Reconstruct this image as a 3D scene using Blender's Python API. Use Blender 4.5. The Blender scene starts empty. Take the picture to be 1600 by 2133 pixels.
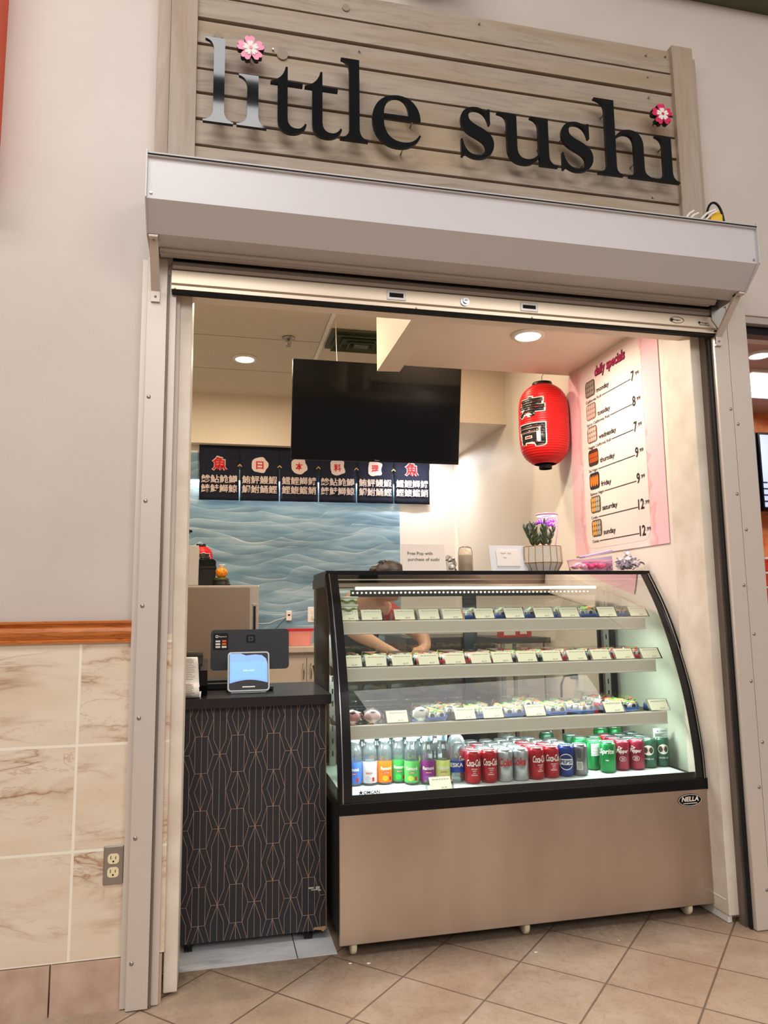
import bpy, bmesh, math, random
from mathutils import Vector, Matrix
random.seed(7)
SC = bpy.context.scene
COL = SC.collection
PI = math.pi

# ------------------------------------------------------------------ camera
F_PX = 1540.13
YAW, PITCH, ROLL = math.radians(13.08190709), math.radians(-7.50122581), math.radians(-0.69308675)
CAM_POS = Vector((0.0, -2.5008, 1.17))
def cam_matrix():
    B = Matrix(((1, 0, 0), (0, 0, -1), (0, 1, 0)))
    Rz = Matrix.Rotation(YAW, 3, 'Z'); Rx = Matrix.Rotation(PITCH, 3, 'X'); Rr = Matrix.Rotation(ROLL, 3, 'Z')
    M = Rr @ Rx @ B @ Rz
    r, d, f = M[0], M[1], M[2]
    W = Matrix(((r[0], -d[0], -f[0]), (r[1], -d[1], -f[1]), (r[2], -d[2], -f[2])))
    return Matrix.Translation(CAM_POS) @ W.to_4x4()
cam_d = bpy.data.cameras.new('camera'); cam = bpy.data.objects.new('camera', cam_d); COL.objects.link(cam)
cam.matrix_world = cam_matrix()
cam_d.sensor_fit = 'HORIZONTAL'; cam_d.sensor_width = 36.0; cam_d.lens = 36.0 * F_PX / 1600.0
cam_d.clip_start = 0.05; cam_d.clip_end = 100
SC.camera = cam

# ------------------------------------------------------------------ world, exposure, large lamps
SC.view_settings.view_transform = 'Standard'; SC.view_settings.look = 'None'
SC.view_settings.gamma = 1.0; SC.view_settings.use_curve_mapping = False
SC.view_settings.exposure = 0.10
SC.cycles.transparent_max_bounces = 40
SC.cycles.max_bounces = 10
SC.cycles.sample_clamp_indirect = 4.0
world = bpy.data.worlds.new('world'); SC.world = world; world.use_nodes = True
bg = world.node_tree.nodes['Background']
bg.inputs[0].default_value = (0.74, 0.68, 0.63, 1); bg.inputs[1].default_value = 0.36

def area(name, loc, target, size, power, color=(1, 1, 1), size_y=None, spread=None, shape='RECTANGLE'):
    l = bpy.data.lights.new(name, 'AREA'); l.shape = shape; l.size = size
    if shape in ('RECTANGLE', 'ELLIPSE'): l.size_y = size_y or size
    l.energy = power; l.color = color
    if spread: l.spread = spread
    o = bpy.data.objects.new(name, l); COL.objects.link(o); o.location = loc
    d = Vector(target) - Vector(loc); o.rotation_euler = d.to_track_quat('-Z', 'Y').to_euler()
    return o
# ceiling lamps of the concourse (above and behind the viewer)
area('concourse_lamp', (-1.25, -2.05, 4.7), (-1.25, -2.0, 0), 3.1, 52, (1.0, 0.98, 0.97), .5)
area('concourse_lamp', (-1.25, -2.80, 4.7), (-1.25, -2.7, 0), 3.1, 52, (1.0, 0.98, 0.97), .45)
area('concourse_lamp', (4.5, -8.5, 4.9), (2.6, -1.5, 0), 4.0, 170, (1.0, 0.94, 0.89), 3.0)
area('concourse_lamp', (-0.5, -7.5, 4.7), (0.3, -2.5, 0), 3.0, 130, (1.0, 0.96, 0.92), 2.0)
# ceiling lamps deeper in the shop, one of them added
for x, y, p in ((0.179, 2.215, 10), (-1.0, 2.2, 10), (-1.0, 1.0, 10), (.28, 1.2, 14), (1.22, 1.38, 8)):  # last entry is an unseen lamp added to brighten the soffit face
    area('shop_lamp', (x, y, 2.775), (x, y, 0), 0.11, p, (1.0, 0.82, 0.60), shape='DISK')
area('shop_lamp', (1.422, 0.59, 2.415), (1.422, 0.59, 0), 0.11, 14, (1.0, 0.87, 0.72), shape='DISK')
area('wall_wash_lamp', (0.64, 3.149, 2.16), (0.64, 3.156, 0), 1.6, 8.0, (0.86, 0.95, 1.0), 0.012)
area('wall_wash_lamp', (1.55, 2.9, 2.37), (1.55, 3.0, 0), 0.4, 7, (0.95, 0.97, 1.0), 0.05)

# ------------------------------------------------------------------ material helpers
def lin(c):
    return tuple((v / 12.92 if v <= 0.04045 else ((v + 0.055) / 1.055) ** 2.4) for v in c)
def rgb(r, g, b): return lin((r / 255, g / 255, b / 255)) + (1,)
MATS = {}
def mat(name, color=(.8, .8, .8, 1), rough=.5, metal=0., emit=None, estr=0., alpha=1., trans=0., ior=1.45, spec=None, coat=0.):
    if name in MATS: return MATS[name]
    m = bpy.data.materials.new(name); m.use_nodes = True
    b = m.node_tree.nodes['Principled BSDF']
    b.inputs['Base Color'].default_value = color; b.inputs['Roughness'].default_value = rough
    b.inputs['Metallic'].default_value = metal
    b.inputs['IOR'].default_value = ior
    if emit: b.inputs['Emission Color'].default_value = emit; b.inputs['Emission Strength'].default_value = estr
    if alpha < 1: b.inputs['Alpha'].default_value = alpha
    if trans: b.inputs['Transmission Weight'].default_value = trans
    if spec is not None: b.inputs['Specular IOR Level'].default_value = spec
    if coat: b.inputs['Coat Weight'].default_value = coat
    MATS[name] = m
    return m
class NT:
    def __init__(s, m):
        s.m = m; s.t = m.node_tree; s.b = s.t.nodes['Principled BSDF']
    def n(s, typ, **kw):
        x = s.t.nodes.new(typ)
        for k, v in kw.items():
            if k.startswith('i_'):
                key = k[2:]; key = int(key) if key.isdigit() else key.replace('_', ' ')
                x.inputs[key].default_value = v
            else: setattr(x, k, v)
        return x
    def l(s, a, b): s.t.links.new(a, b)
    def math(s, op, a, b=None, c=None):
        x = s.t.nodes.new('ShaderNodeMath'); x.operation = op
        for i, v in enumerate((a, b, c)):
            if v is None: continue
            if isinstance(v, (int, float)): x.inputs[i].default_value = v
            else: s.l(v, x.inputs[i])
        return x.outputs[0]
    def ramp(s, fac, stops, interp='LINEAR'):
        x = s.t.nodes.new('ShaderNodeValToRGB'); x.color_ramp.interpolation = interp
        e = x.color_ramp.elements
        while len(e) < len(stops): e.new(0.5)
        for i, (p, c) in enumerate(stops): e[i].position = p; e[i].color = c
        s.l(fac, x.inputs[0]); return x.outputs[0]
    def pos(s, axes='XYZ', off=(0, 0, 0), scale=(1, 1, 1), rot=0., obj=False):
        if obj: src = s.n('ShaderNodeTexCoord').outputs['Object']
        else: src = s.n('ShaderNodeNewGeometry').outputs['Position']
        sp = s.n('ShaderNodeSeparateXYZ'); s.l(src, sp.inputs[0])
        cb = s.n('ShaderNodeCombineXYZ')
        for i, a in enumerate(axes):
            if a != '0': s.l(sp.outputs['XYZ'.index(a)], cb.inputs[i])
        sb = s.n('ShaderNodeVectorMath', operation='SUBTRACT'); s.l(cb.outputs[0], sb.inputs[0]); sb.inputs[1].default_value = off
        mp = s.n('ShaderNodeMapping'); s.l(sb.outputs[0], mp.inputs[0])
        mp.inputs['Rotation'].default_value = (0, 0, rot); mp.inputs['Scale'].default_value = scale
        return mp.outputs[0]
    def noise(s, vec, scale, detail=4, rough=.5, dist=0.):
        x = s.n('ShaderNodeTexNoise'); s.l(vec, x.inputs['Vector'])
        x.inputs['Scale'].default_value = scale; x.inputs['Detail'].default_value = detail
        x.inputs['Roughness'].default_value = rough; x.inputs['Distortion'].default_value = dist
        return x.outputs['Fac']
    def mix(s, fac, a, b, mode='MIX'):
        x = s.n('ShaderNodeMix', data_type='RGBA', blend_type=mode)
        if isinstance(fac, (int, float)): x.inputs[0].default_value = fac
        else: s.l(fac, x.inputs[0])
        for i, v in ((6, a), (7, b)):
            if isinstance(v, tuple): x.inputs[i].default_value = v
            else: s.l(v, x.inputs[i])
        return x.outputs[2]
    def bump(s, h, strength=.2, dist=.002):
        x = s.n('ShaderNodeBump'); x.inputs['Strength'].default_value = strength; x.inputs['Distance'].default_value = dist
        s.l(h, x.inputs['Height']); s.l(x.outputs[0], s.b.inputs['Normal'])

def noisy(name, c1, c2, scale=8, rough=.6, metal=0., axes='XYZ', sc=(1, 1, 1), bump=0., detail=5, obj=False, bdist=.002, bscale=None):
    if name in MATS: return MATS[name]
    m = mat(name, c1, rough, metal); t = NT(m)
    v = t.pos(axes, scale=sc, obj=obj); f = t.noise(v, scale, detail)
    t.l(t.ramp(f, [(0.3, c1), (0.7, c2)]), t.b.inputs['Base Color'])
    if bump: t.bump(t.noise(v, bscale or scale * 6, 4), bump, bdist)
    return m
def thin_glass(name, tint=(1, 1, 1, 1), refl=1.0, rough=0.0, base=0.02, haze=0.):
    if name in MATS: return MATS[name]
    m = bpy.data.materials.new(name); m.use_nodes = True; t = m.node_tree
    for n in list(t.nodes):
        if n.type != 'OUTPUT_MATERIAL': t.nodes.remove(n)
    out = [n for n in t.nodes if n.type == 'OUTPUT_MATERIAL'][0]
    tr = t.nodes.new('ShaderNodeBsdfTransparent'); tr.inputs[0].default_value = tint
    gl = t.nodes.new('ShaderNodeBsdfGlossy'); gl.inputs['Roughness'].default_value = rough
    fr = t.nodes.new('ShaderNodeFresnel'); fr.inputs[0].default_value = 1.45
    ml = t.nodes.new('ShaderNodeMath'); ml.operation = 'MULTIPLY_ADD'; ml.inputs[1].default_value = refl; ml.inputs[2].default_value = base
    t.links.new(fr.outputs[0], ml.inputs[0])
    mx = t.nodes.new('ShaderNodeMixShader'); t.links.new(ml.outputs[0], mx.inputs[0]); t.links.new(tr.outputs[0], mx.inputs[1]); t.links.new(gl.outputs[0], mx.inputs[2])
    if haze:
        df = t.nodes.new('ShaderNodeBsdfDiffuse'); df.inputs[0].default_value = (.86, .93, .96, 1); m2 = t.nodes.new('ShaderNodeMixShader'); m2.inputs[0].default_value = haze
        t.links.new(mx.outputs[0], m2.inputs[1]); t.links.new(df.outputs[0], m2.inputs[2]); mx = m2
    t.links.new(mx.outputs[0], out.inputs[0])
    MATS[name] = m; return m

# ------------------------------------------------------------------ geometry helpers
ORG = {}
_txt = {}
def text_geo(body, offset=0.0, res=3, shear=0.0, spacing=1.0):
    key = (body, offset, res, shear, spacing)
    if key in _txt: return _txt[key]
    cu = bpy.data.curves.new('t', 'FONT'); cu.body = body; cu.size = 1; cu.offset = offset; cu.resolution_u = res; cu.shear = shear
    cu.space_character = spacing
    ob = bpy.data.objects.new('t', cu); COL.objects.link(ob)
    dg = bpy.context.evaluated_depsgraph_get()
    me = bpy.data.meshes.new_from_object(ob.evaluated_get(dg))
    V = [tuple(v.co) for v in me.vertices]; Fc = [tuple(p.vertices) for p in me.polygons]
    bpy.data.objects.remove(ob); bpy.data.curves.remove(cu); bpy.data.meshes.remove(me)
    if not V: V = [(0, 0, 0)]
    x0 = min(v[0] for v in V); x1 = max(v[0] for v in V); y0 = min(v[1] for v in V); y1 = max(v[1] for v in V)
    _txt[key] = (V, Fc, (x0, x1, y0, y1)); return _txt[key]

class MB:
    def __init__(s): s.v = []; s.f = []; s.mi = []; s.sm = []
    def add(s, verts, faces, mi=0, smooth=False, M=None):
        o = len(s.v)
        s.v += [tuple(M @ Vector(v)) if M else tuple(v) for v in verts]
        for f in faces: s.f.append(tuple(o + i for i in f)); s.mi.append(mi); s.sm.append(smooth)
        return s
    def box(s, a, b, mi=0, M=None, bev=0.):
        x0, y0, z0 = (min(a[i], b[i]) for i in range(3)); x1, y1, z1 = (max(a[i], b[i]) for i in range(3))
        if bev > 0:
            bm = bmesh.new(); bmesh.ops.create_cube(bm, size=1)
            for v in bm.verts: v.co = Vector(((x0 + x1) / 2 + v.co.x * (x1 - x0), (y0 + y1) / 2 + v.co.y * (y1 - y0), (z0 + z1) / 2 + v.co.z * (z1 - z0)))
            bmesh.ops.bevel(bm, geom=bm.edges[:], offset=min(bev, .49 * min(x1 - x0, y1 - y0, z1 - z0)), segments=2, affect='EDGES', profile=.6)
            bm.verts.index_update()
            s.add([v.co[:] for v in bm.verts], [[v.index for v in f.verts] for f in bm.faces], mi, False, M); bm.free(); return s
        V = [(x0, y0, z0), (x1, y0, z0), (x1, y1, z0), (x0, y1, z0), (x0, y0, z1), (x1, y0, z1), (x1, y1, z1), (x0, y1, z1)]
        return s.add(V, [(0, 3, 2, 1), (4, 5, 6, 7), (0, 1, 5, 4), (1, 2, 6, 5), (2, 3, 7, 6), (3, 0, 4, 7)], mi, False, M)
    def prism(s, prof, ax, a0, a1, mi=0, M=None, smooth=False):
        """prof: 2D polygon in the two other axes (order x,y,z without ax)."""
        n = len(prof); V = []
        for a in (a0, a1):
            for p in prof:
                if ax == 0: V.append((a, p[0], p[1]))
                elif ax == 1: V.append((p[0], a, p[1]))
                else: V.append((p[0], p[1], a))
        s.add(V, [(i, (i + 1) % n, n + (i + 1) % n, n + i) for i in range(n)], mi, smooth, M)
        s.add(V, [tuple(range(n))[::-1], tuple(range(n, 2 * n))], mi, False, M); return s
    def sheet(s, prof, ax, a0, a1, mi=0, M=None, smooth=True, th=0.):
        """open polyline extruded along an axis, optionally thickened"""
        if th:
            q = []
            for i, p in enumerate(prof):
                a = Vector(prof[max(0, i - 1)]); b = Vector(prof[min(len(prof) - 1, i + 1)]); d = (b - a).normalized()
                q.append((p[0] - d[1] * th, p[1] + d[0] * th))
            return s.prism(list(prof) + q[::-1], ax, a0, a1, mi, M, False)
        n = len(prof); V = []
        for a in (a0, a1):
            for p in prof: V.append((a, p[0], p[1]) if ax == 0 else ((p[0], a, p[1]) if ax == 1 else (p[0], p[1], a)))
        return s.add(V, [(i, i + 1, n + i + 1, n + i) for i in range(n - 1)], mi, smooth, M)
    def lathe(s, prof, c=(0, 0, 0), seg=24, mi=0, M=None, smooth=True, ang=2 * PI, a0=0., axis=2, cap=True):
        V = []; Fs = []; n = len(prof); full = abs(ang - 2 * PI) < 1e-6; ns = seg if full else seg + 1
        for k in range(ns):
            a = a0 + ang * k / seg
            for r, z in prof:
                p = (r * math.cos(a), r * math.sin(a), z)
                if axis == 0: p = (p[2], p[0], p[1])
                elif axis == 1: p = (p[0], p[2], p[1])
                V.append((c[0] + p[0], c[1] + p[1], c[2] + p[2]))
        for k in range(seg):
            k2 = (k + 1) % ns if full else k + 1
            for i in range(n - 1):
                Fs.append((k * n + i, k2 * n + i, k2 * n + i + 1, k * n + i + 1))
        s.add(V, Fs, mi, smooth, M)
        if full and cap:
            o = len(s.v)
            if prof[0][0] > 1e-5: s.f.append(tuple(o - len(V) + k * n for k in range(seg))[::-1]); s.mi.append(mi); s.sm.append(False)
            if prof[-1][0] > 1e-5: s.f.append(tuple(o - len(V) + k * n + n - 1 for k in range(seg))); s.mi.append(mi); s.sm.append(False)
        return s
    def cyl(s, c, r, h, axis=2, seg=20, mi=0, r2=None, M=None):
        return s.lathe([(r, 0), (r if r2 is None else r2, h)], c, seg, mi, M, True, axis=axis)
    def ball(s, c, r, seg=16, rings=10, mi=0, sc=(1, 1, 1), M=None):
        V = [];
        T = Matrix.Translation(c) @ Matrix.Diagonal((sc[0], sc[1], sc[2], 1))
        prof = [(max(1e-6, r * math.sin(PI * i / rings)), -r * math.cos(PI * i / rings)) for i in range(rings + 1)]
        return s.lathe(prof, (0, 0, 0), seg, mi, (M @ T) if M else T, cap=False)
    def tube(s, pts, r, seg=8, mi=0, M=None, rads=None):
        pts = [Vector(p) for p in pts]; n = len(pts); V = []; Fs = []
        up = Vector((0, 0, 1)); prev = None
        for i, p in enumerate(pts):
            d = (pts[min(n - 1, i + 1)] - pts[max(0, i - 1)]).normalized()
            if prev is None:
                a = up.cross(d)
                if a.length < 1e-3: a = Vector((1, 0, 0)).cross(d)
                a.normalize()
            else:
                a = prev - d * prev.dot(d); a.normalize()
            prev = a; b = d.cross(a); rr = rads[i] if rads else r
            for k in range(seg):
                t = 2 * PI * k / seg; V.append(tuple(p + a * math.cos(t) * rr + b * math.sin(t) * rr))
        for i in range(n - 1):
            for k in range(seg): Fs.append((i * seg + k, i * seg + (k + 1) % seg, (i + 1) * seg + (k + 1) % seg, (i + 1) * seg + k))
        s.add(V, Fs, mi, True, M)
        s.add(V[:seg], [tuple(range(seg))[::-1]], mi, False, M); s.add(V[-seg:], [tuple(range(seg))], mi, False, M)
        return s
    def quad(s, a, b, c, d, mi=0): return s.add([a, b, c, d], [(0, 1, 2, 3)], mi)
    def text(s, body, o, u, v, h, mi=0, w=None, align='L', off=0., lift=.0008, shear=0., cyl=None, res=3, spacing=1., hfull=False, sub=False):
        """body laid out from point o along u (right) and v (up); h = height of its letters; w = forced width"""
        V, Fc, (x0, x1, y0, y1) = text_geo(body, off, res, shear, spacing)
        u = Vector(u).normalized(); v = Vector(v).normalized(); nn = u.cross(v)
        sy = h / ((y1 - y0) if hfull else 0.70); sx = sy if w is None else w / max(1e-6, x1 - x0)
        W = (x1 - x0) * sx; dx = {'L': 0, 'C': -W / 2, 'R': -W}[align]
        yb = y0 if hfull else 0
        P = []
        for p in V:
            a = (p[0] - x0) * sx + dx; b = (p[1] - yb) * sy
            P.append(tuple(Vector(o) + u * a + v * b + nn * lift))
        return s.add(P, Fc, mi)
    def build(s, name, mats, parent=None, origin=None, smooth_angle=None, th=None):
        me = bpy.data.meshes.new(name)
        if parent is not None: org = ORG[parent.name]
        elif origin is not None: org = Vector(origin)
        else:
            xs = [v[0] for v in s.v]; ys = [v[1] for v in s.v]; zs = [v[2] for v in s.v]
            org = Vector(((min(xs) + max(xs)) / 2, (min(ys) + max(ys)) / 2, min(zs)))
        me.from_pydata([(v[0] - org[0], v[1] - org[1], v[2] - org[2]) for v in s.v], [], s.f)
        if not isinstance(mats, (list, tuple)): mats = [mats]
        for m in mats: me.materials.append(m)
        me.polygons.foreach_set('material_index', [min(i, len(mats) - 1) for i in s.mi])
        me.polygons.foreach_set('use_smooth', s.sm)
        me.update()
        o = bpy.data.objects.new(name, me); COL.objects.link(o); ORG[o.name] = org
        if parent is not None: o.parent = parent
        else: o.location = org
        if th:
            md = o.modifiers.new('thick', 'SOLIDIFY'); md.thickness = th; md.offset = 0
        return o
def tag(o, label, cat, group=None):
    o['label'] = label; o['category'] = cat
    if group: o['group'] = group
    return o
def thing(name, loc, label, cat, group=None):
    o = bpy.data.objects.new(name, None); o.empty_display_size = .05; COL.objects.link(o); o.location = loc; ORG[o.name] = Vector(loc)
    return tag(o, label, cat, group)
def struct(mb, name, m):
    o = mb.build(name, m, origin=(0, 0, 0)); o['kind'] = 'structure'; return o
def dup(root, loc, rotz=0., label=None, group=None, scale=None, rot=None):
    r = root.copy(); COL.objects.link(r); r.location = loc; r.rotation_euler = rot or (0, 0, rotz)
    if label: r['label'] = label
    if group: r['group'] = group
    if scale: r.scale = scale
    for ch in list(root.children):
        c = ch.copy(); COL.objects.link(c); c.parent = r
        for g in list(ch.children):
            d = g.copy(); COL.objects.link(d); d.parent = c
    return r
def rrect(x0, z0, x1, z1, r, n=5):
    P = []
    for cx, cz, a in ((x1 - r, z1 - r, 0), (x0 + r, z1 - r, PI / 2), (x0 + r, z0 + r, PI), (x1 - r, z0 + r, 1.5 * PI)):
        for k in range(n + 1):
            t = a + PI / 2 * k / n; P.append((cx + r * math.cos(t), cz + r * math.sin(t)))
    return P
def path_pts(d, n=9):
    """M/L/C path -> list of closed polygons"""
    tok = d.replace(',', ' ').split(); i = 0; polys = []; cur = None; cmd = None
    def num(k): return float(tok[k])
    while i < len(tok):
        if tok[i] in 'MLCZ': cmd = tok[i]; i += 1
        if cmd == 'Z': continue
        if cmd == 'M': cur = [(num(i), num(i + 1))]; polys.append(cur); i += 2; cmd = 'L'
        elif cmd == 'L': cur.append((num(i), num(i + 1))); i += 2
        elif cmd == 'C':
            p0 = cur[-1]; p1 = (num(i), num(i + 1)); p2 = (num(i + 2), num(i + 3)); p3 = (num(i + 4), num(i + 5)); i += 6
            for k in range(1, n + 1):
                t = k / n; a = (1 - t) ** 3; b = 3 * t * (1 - t) ** 2; c = 3 * t * t * (1 - t); e = t ** 3
                cur.append((a * p0[0] + b * p1[0] + c * p2[0] + e * p3[0], a * p0[1] + b * p1[1] + c * p2[1] + e * p3[1]))
    return polys
def fill_extrude(mb, polys, o, sx, sz, depth, mi=0, mi_side=None):
    """2D polygons (with holes) -> solid in the XZ plane, front at o.y, back at o.y+depth"""
    cu = bpy.data.curves.new('g', 'CURVE'); cu.dimensions = '2D'; cu.fill_mode = 'BOTH'; cu.extrude = .5
    for P in polys:
        sp = cu.splines.new('POLY'); sp.points.add(len(P) - 1); sp.use_cyclic_u = True
        for k, (x, y) in enumerate(P): sp.points[k].co = (x, y, 0, 1)
    ob = bpy.data.objects.new('g', cu); COL.objects.link(ob); dg = bpy.context.evaluated_depsgraph_get()
    me = bpy.data.meshes.new_from_object(ob.evaluated_get(dg))
    V = [(o[0] + v.co.x * sx, o[1] + (0.5 - v.co.z) * depth, o[2] + v.co.y * sz) for v in me.vertices]
    for p in me.polygons:
        side = abs(p.normal.z) < .5
        b = len(mb.v)
        mb.v += [V[i] for i in p.vertices]; mb.f.append(tuple(range(b, b + len(p.vertices)))); mb.mi.append((mi if mi_side is None else mi_side) if side else mi); mb.sm.append(False)
    bpy.data.objects.remove(ob); bpy.data.curves.remove(cu); bpy.data.meshes.remove(me)
    return mb

# ------------------------------------------------------------------ materials
M = {}
M['wall_mall'] = noisy('painted_wall', rgb(206, 196, 187), rgb(199, 188, 179), 3, .45, bump=.12, bscale=260)
M['cream'] = noisy('cream_wall', rgb(230, 217, 198), rgb(224, 211, 192), 2, .55)
M['cream_white'] = noisy('cream_white_wall', rgb(236, 226, 214), rgb(232, 221, 208), 2, .5)
M['jamb'] = noisy('jamb_paint', rgb(232, 222, 208), rgb(214, 200, 182), 9, .5, bump=.15, bscale=60)
M['white'] = mat('white_paint', rgb(232, 226, 218), .5)
M['grey_metal'] = mat('grey_powder_coat', rgb(182, 174, 168), .35, .25)
M['pole_metal'] = mat('anodised_pole', rgb(208, 196, 186), .40, .18)
M['hood_metal'] = mat('hood_metal', rgb(200, 196, 197), .42, .15)
M['dark_channel'] = noisy('worn_channel', rgb(128, 116, 104), rgb(104, 95, 88), 6, .5, .3, sc=(20, 20, 1))
M['black'] = mat('black_plastic', rgb(10, 10, 11), .28, spec=.3)
M['black_matte'] = mat('black_matte', rgb(20, 20, 21), .7)
M['rubber'] = mat('rubber', rgb(10, 10, 11), .8)
M['chrome'] = mat('chrome', rgb(200, 200, 200), .2, 1.)
M['zinc'] = mat('zinc', rgb(170, 165, 160), .35, 1.)
M['alu'] = mat('aluminium', rgb(210, 195, 175), .32, .6)
M['letter'] = mat('letter_acrylic', rgb(3, 4, 7), .05, 0., spec=.5)
M['letter_side'] = mat('letter_edge', rgb(5, 5, 6), .4)

def wood_mat(name, base, dark, axes, sc):
    m = mat(name, base, .62); t = NT(m)
    v = t.pos(axes, scale=sc)
    oi = t.n('ShaderNodeObjectInfo')
    add = t.n('ShaderNodeVectorMath', operation='ADD'); t.l(v, add.inputs[0])
    cb = t.n('ShaderNodeCombineXYZ'); t.l(t.math('MULTIPLY', oi.outputs['Random'], 37.), cb.inputs[0]); t.l(t.math('MULTIPLY', oi.outputs['Random'], 11.), cb.inputs[1])
    t.l(cb.outputs[0], add.inputs[1])
    g = t.noise(add.outputs[0], 3.0, 8, .65, 1.2); g2 = t.noise(add.outputs[0], .8, 3, .5, .4)
    c = t.ramp(g, [(.25, dark), (.5, base), (.8, tuple(min(1, x * 1.18) for x in base[:3]) + (1,))])
    c = t.mix(t.ramp(g2, [(.45, (0, 0, 0, 1)), (.75, (1, 1, 1, 1))]), c, rgb(160, 138, 108))
    rr = t.math('MULTIPLY_ADD', oi.outputs['Random'], .18, .90)
    hv = t.n('ShaderNodeHueSaturation'); t.l(c, hv.inputs['Color']); t.l(rr, hv.inputs['Value'])
    t.l(hv.outputs[0], t.b.inputs['Base Color']); t.bump(g, .25, .002)
    return m
M['plank'] = wood_mat('weathered_plank', rgb(165, 150, 135), rgb(138, 122, 108), 'XZY', (1.3, 12, 12))
M['post_wood'] = wood_mat('weathered_post', rgb(172, 156, 142), rgb(152, 136, 122), 'ZXY', (1.0, 10, 10))

def floor_mat():
    m = mat('terracotta_floor_tile', rgb(186, 160, 138), .42); t = NT(m)
    v = t.pos('XYZ', (1.022, -0.028, 0), rot=-PI / 4)
    br = t.n('ShaderNodeTexBrick', offset=0., squash=1.); t.l(v, br.inputs['Vector'])
    br.inputs['Scale'].default_value = 1; br.inputs['Brick Width'].default_value = .285; br.inputs['Row Height'].default_value = .285
    br.inputs['Mortar Size'].default_value = .0035; br.inputs['Mortar Smooth'].default_value = .2; br.inputs['Bias'].default_value = 0
    br.inputs['Color1'].default_value = (0, 0, 0, 1); br.inputs['Color2'].default_value = (1, 1, 1, 1)
    p = t.pos('XYZ')
    n1 = t.noise(p, 5, 6, .6, .5); n2 = t.noise(p, 28, 6, .7, 1.5); n3 = t.noise(p, 2.0, 2)
    c = t.ramp(n1, [(.3, rgb(166, 142, 120)), (.5, rgb(182, 160, 138)), (.72, rgb(198, 180, 160))])
    c = t.mix(t.ramp(n3, [(.45, (0, 0, 0, 1)), (.7, (.45, .45, .45, 1))]), c, rgb(180, 144, 120))
    c = t.mix(t.ramp(n2, [(.50, (0, 0, 0, 1)), (.72, (.45, .45, .45, 1))]), c, rgb(150, 122, 100))
    c = t.mix(t.math('MULTIPLY', br.outputs['Color'], .10), c, rgb(160, 120, 98))
    c = t.mix(br.outputs['Fac'], c, rgb(118, 96, 80))
    # grime along the shop threshold
    sp = t.n('ShaderNodeSeparateXYZ'); t.l(p, sp.inputs[0])
    g = t.math('MULTIPLY_ADD', sp.outputs[1], 9.0, .1); g = t.math('MULTIPLY', g, t.math('MULTIPLY', n2, 1.2))
    c = t.mix(t.ramp(g, [(.0, (0, 0, 0, 1)), (1., (.6, .6, .6, 1))]), c, rgb(96, 76, 62))
    t.l(c, t.b.inputs['Base Color'])
    t.l(t.ramp(n2, [(.3, (.34,) * 3 + (1,)), (.7, (.55,) * 3 + (1,))]), t.b.inputs['Roughness'])
    h = t.math('SUBTRACT', t.math('MULTIPLY', n2, .35), br.outputs['Fac'])
    t.bump(h, .35, .003)
    return m
M['floor'] = floor_mat()

def marble_mat(name, c0, c1, vein, bw, rh, off, grout, axes, g_size=.0028, strength=.7, grime=0.):
    m = mat(name, c0, .22); t = NT(m)
    v = t.pos(axes, off)
    br = t.n('ShaderNodeTexBrick', offset=0., squash=1.); t.l(v, br.inputs['Vector'])
    br.inputs['Scale'].default_value = 1; br.inputs['Brick Width'].default_value = bw; br.inputs['Row Height'].default_value = rh
    br.inputs['Mortar Size'].default_value = g_size; br.inputs['Mortar Smooth'].default_value = .1
    br.inputs['Color1'].default_value = (0, 0, 0, 1); br.inputs['Color2'].default_value = (1, 1, 1, 1); br.inputs['Bias'].default_value = 0
    p = t.pos(axes, scale=(.9, 3.0, 1), rot=-.16)
    sh = t.n('ShaderNodeVectorMath', operation='MULTIPLY_ADD'); t.l(br.outputs['Color'], sh.inputs[0]); sh.inputs[1].default_value = (3.1, 1.7, 2); t.l(p, sh.inputs[2])
    n0 = t.noise(sh.outputs[0], 2.2, 3)
    a = t.noise(sh.outputs[0], 2.6, 8, .55, .6)
    d = t.math('ABSOLUTE', t.math('SUBTRACT', a, .5))
    vn = t.ramp(d, [(0, (1, 1, 1, 1)), (.018, (.35, .35, .35, 1)), (.06, (0, 0, 0, 1))])
    a2 = t.noise(sh.outputs[0], 6, 6, .6, 1.0); d2 = t.math('ABSOLUTE', t.math('SUBTRACT', a2, .52))
    vn2 = t.ramp(d2, [(0, (.5, .5, .5, 1)), (.02, (0, 0, 0, 1))])
    msk = t.ramp(n0, [(.42, (0, 0, 0, 1)), (.62, (1, 1, 1, 1))])
    fac = t.math('MULTIPLY', t.math('MULTIPLY', t.math('MAXIMUM', vn, vn2), msk), strength)
    c = t.ramp(t.noise(p, 3, 4), [(.35, c0), (.65, c1)])
    c = t.mix(fac, c, vein); c = t.mix(br.outputs['Fac'], c, grout)
    t.l(c, t.b.inputs['Base Color'])
    t.bump(t.math('SUBTRACT', 1., br.outputs['Fac']), .3, .002)
    return m
M['wall_tile'] = marble_mat('marble_wall_tile', rgb(224, 205, 180), rgb(232, 217, 196), rgb(164, 118, 80), .395, .3115, (-.397, .1435, 0), rgb(244, 236, 220), 'XZY', .0042, .95)
M['base_tile'] = noisy('baseboard_tile', rgb(184, 152, 132), rgb(206, 178, 156), 14, .45, bump=.2, detail=8)
M['shop_floor'] = marble_mat('white_marble_floor', rgb(206, 206, 206), rgb(222, 222, 222), rgb(140, 140, 146), .6, .6, (.304, .18, 0), rgb(90, 88, 86), 'XYZ', .002, .6)

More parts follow.
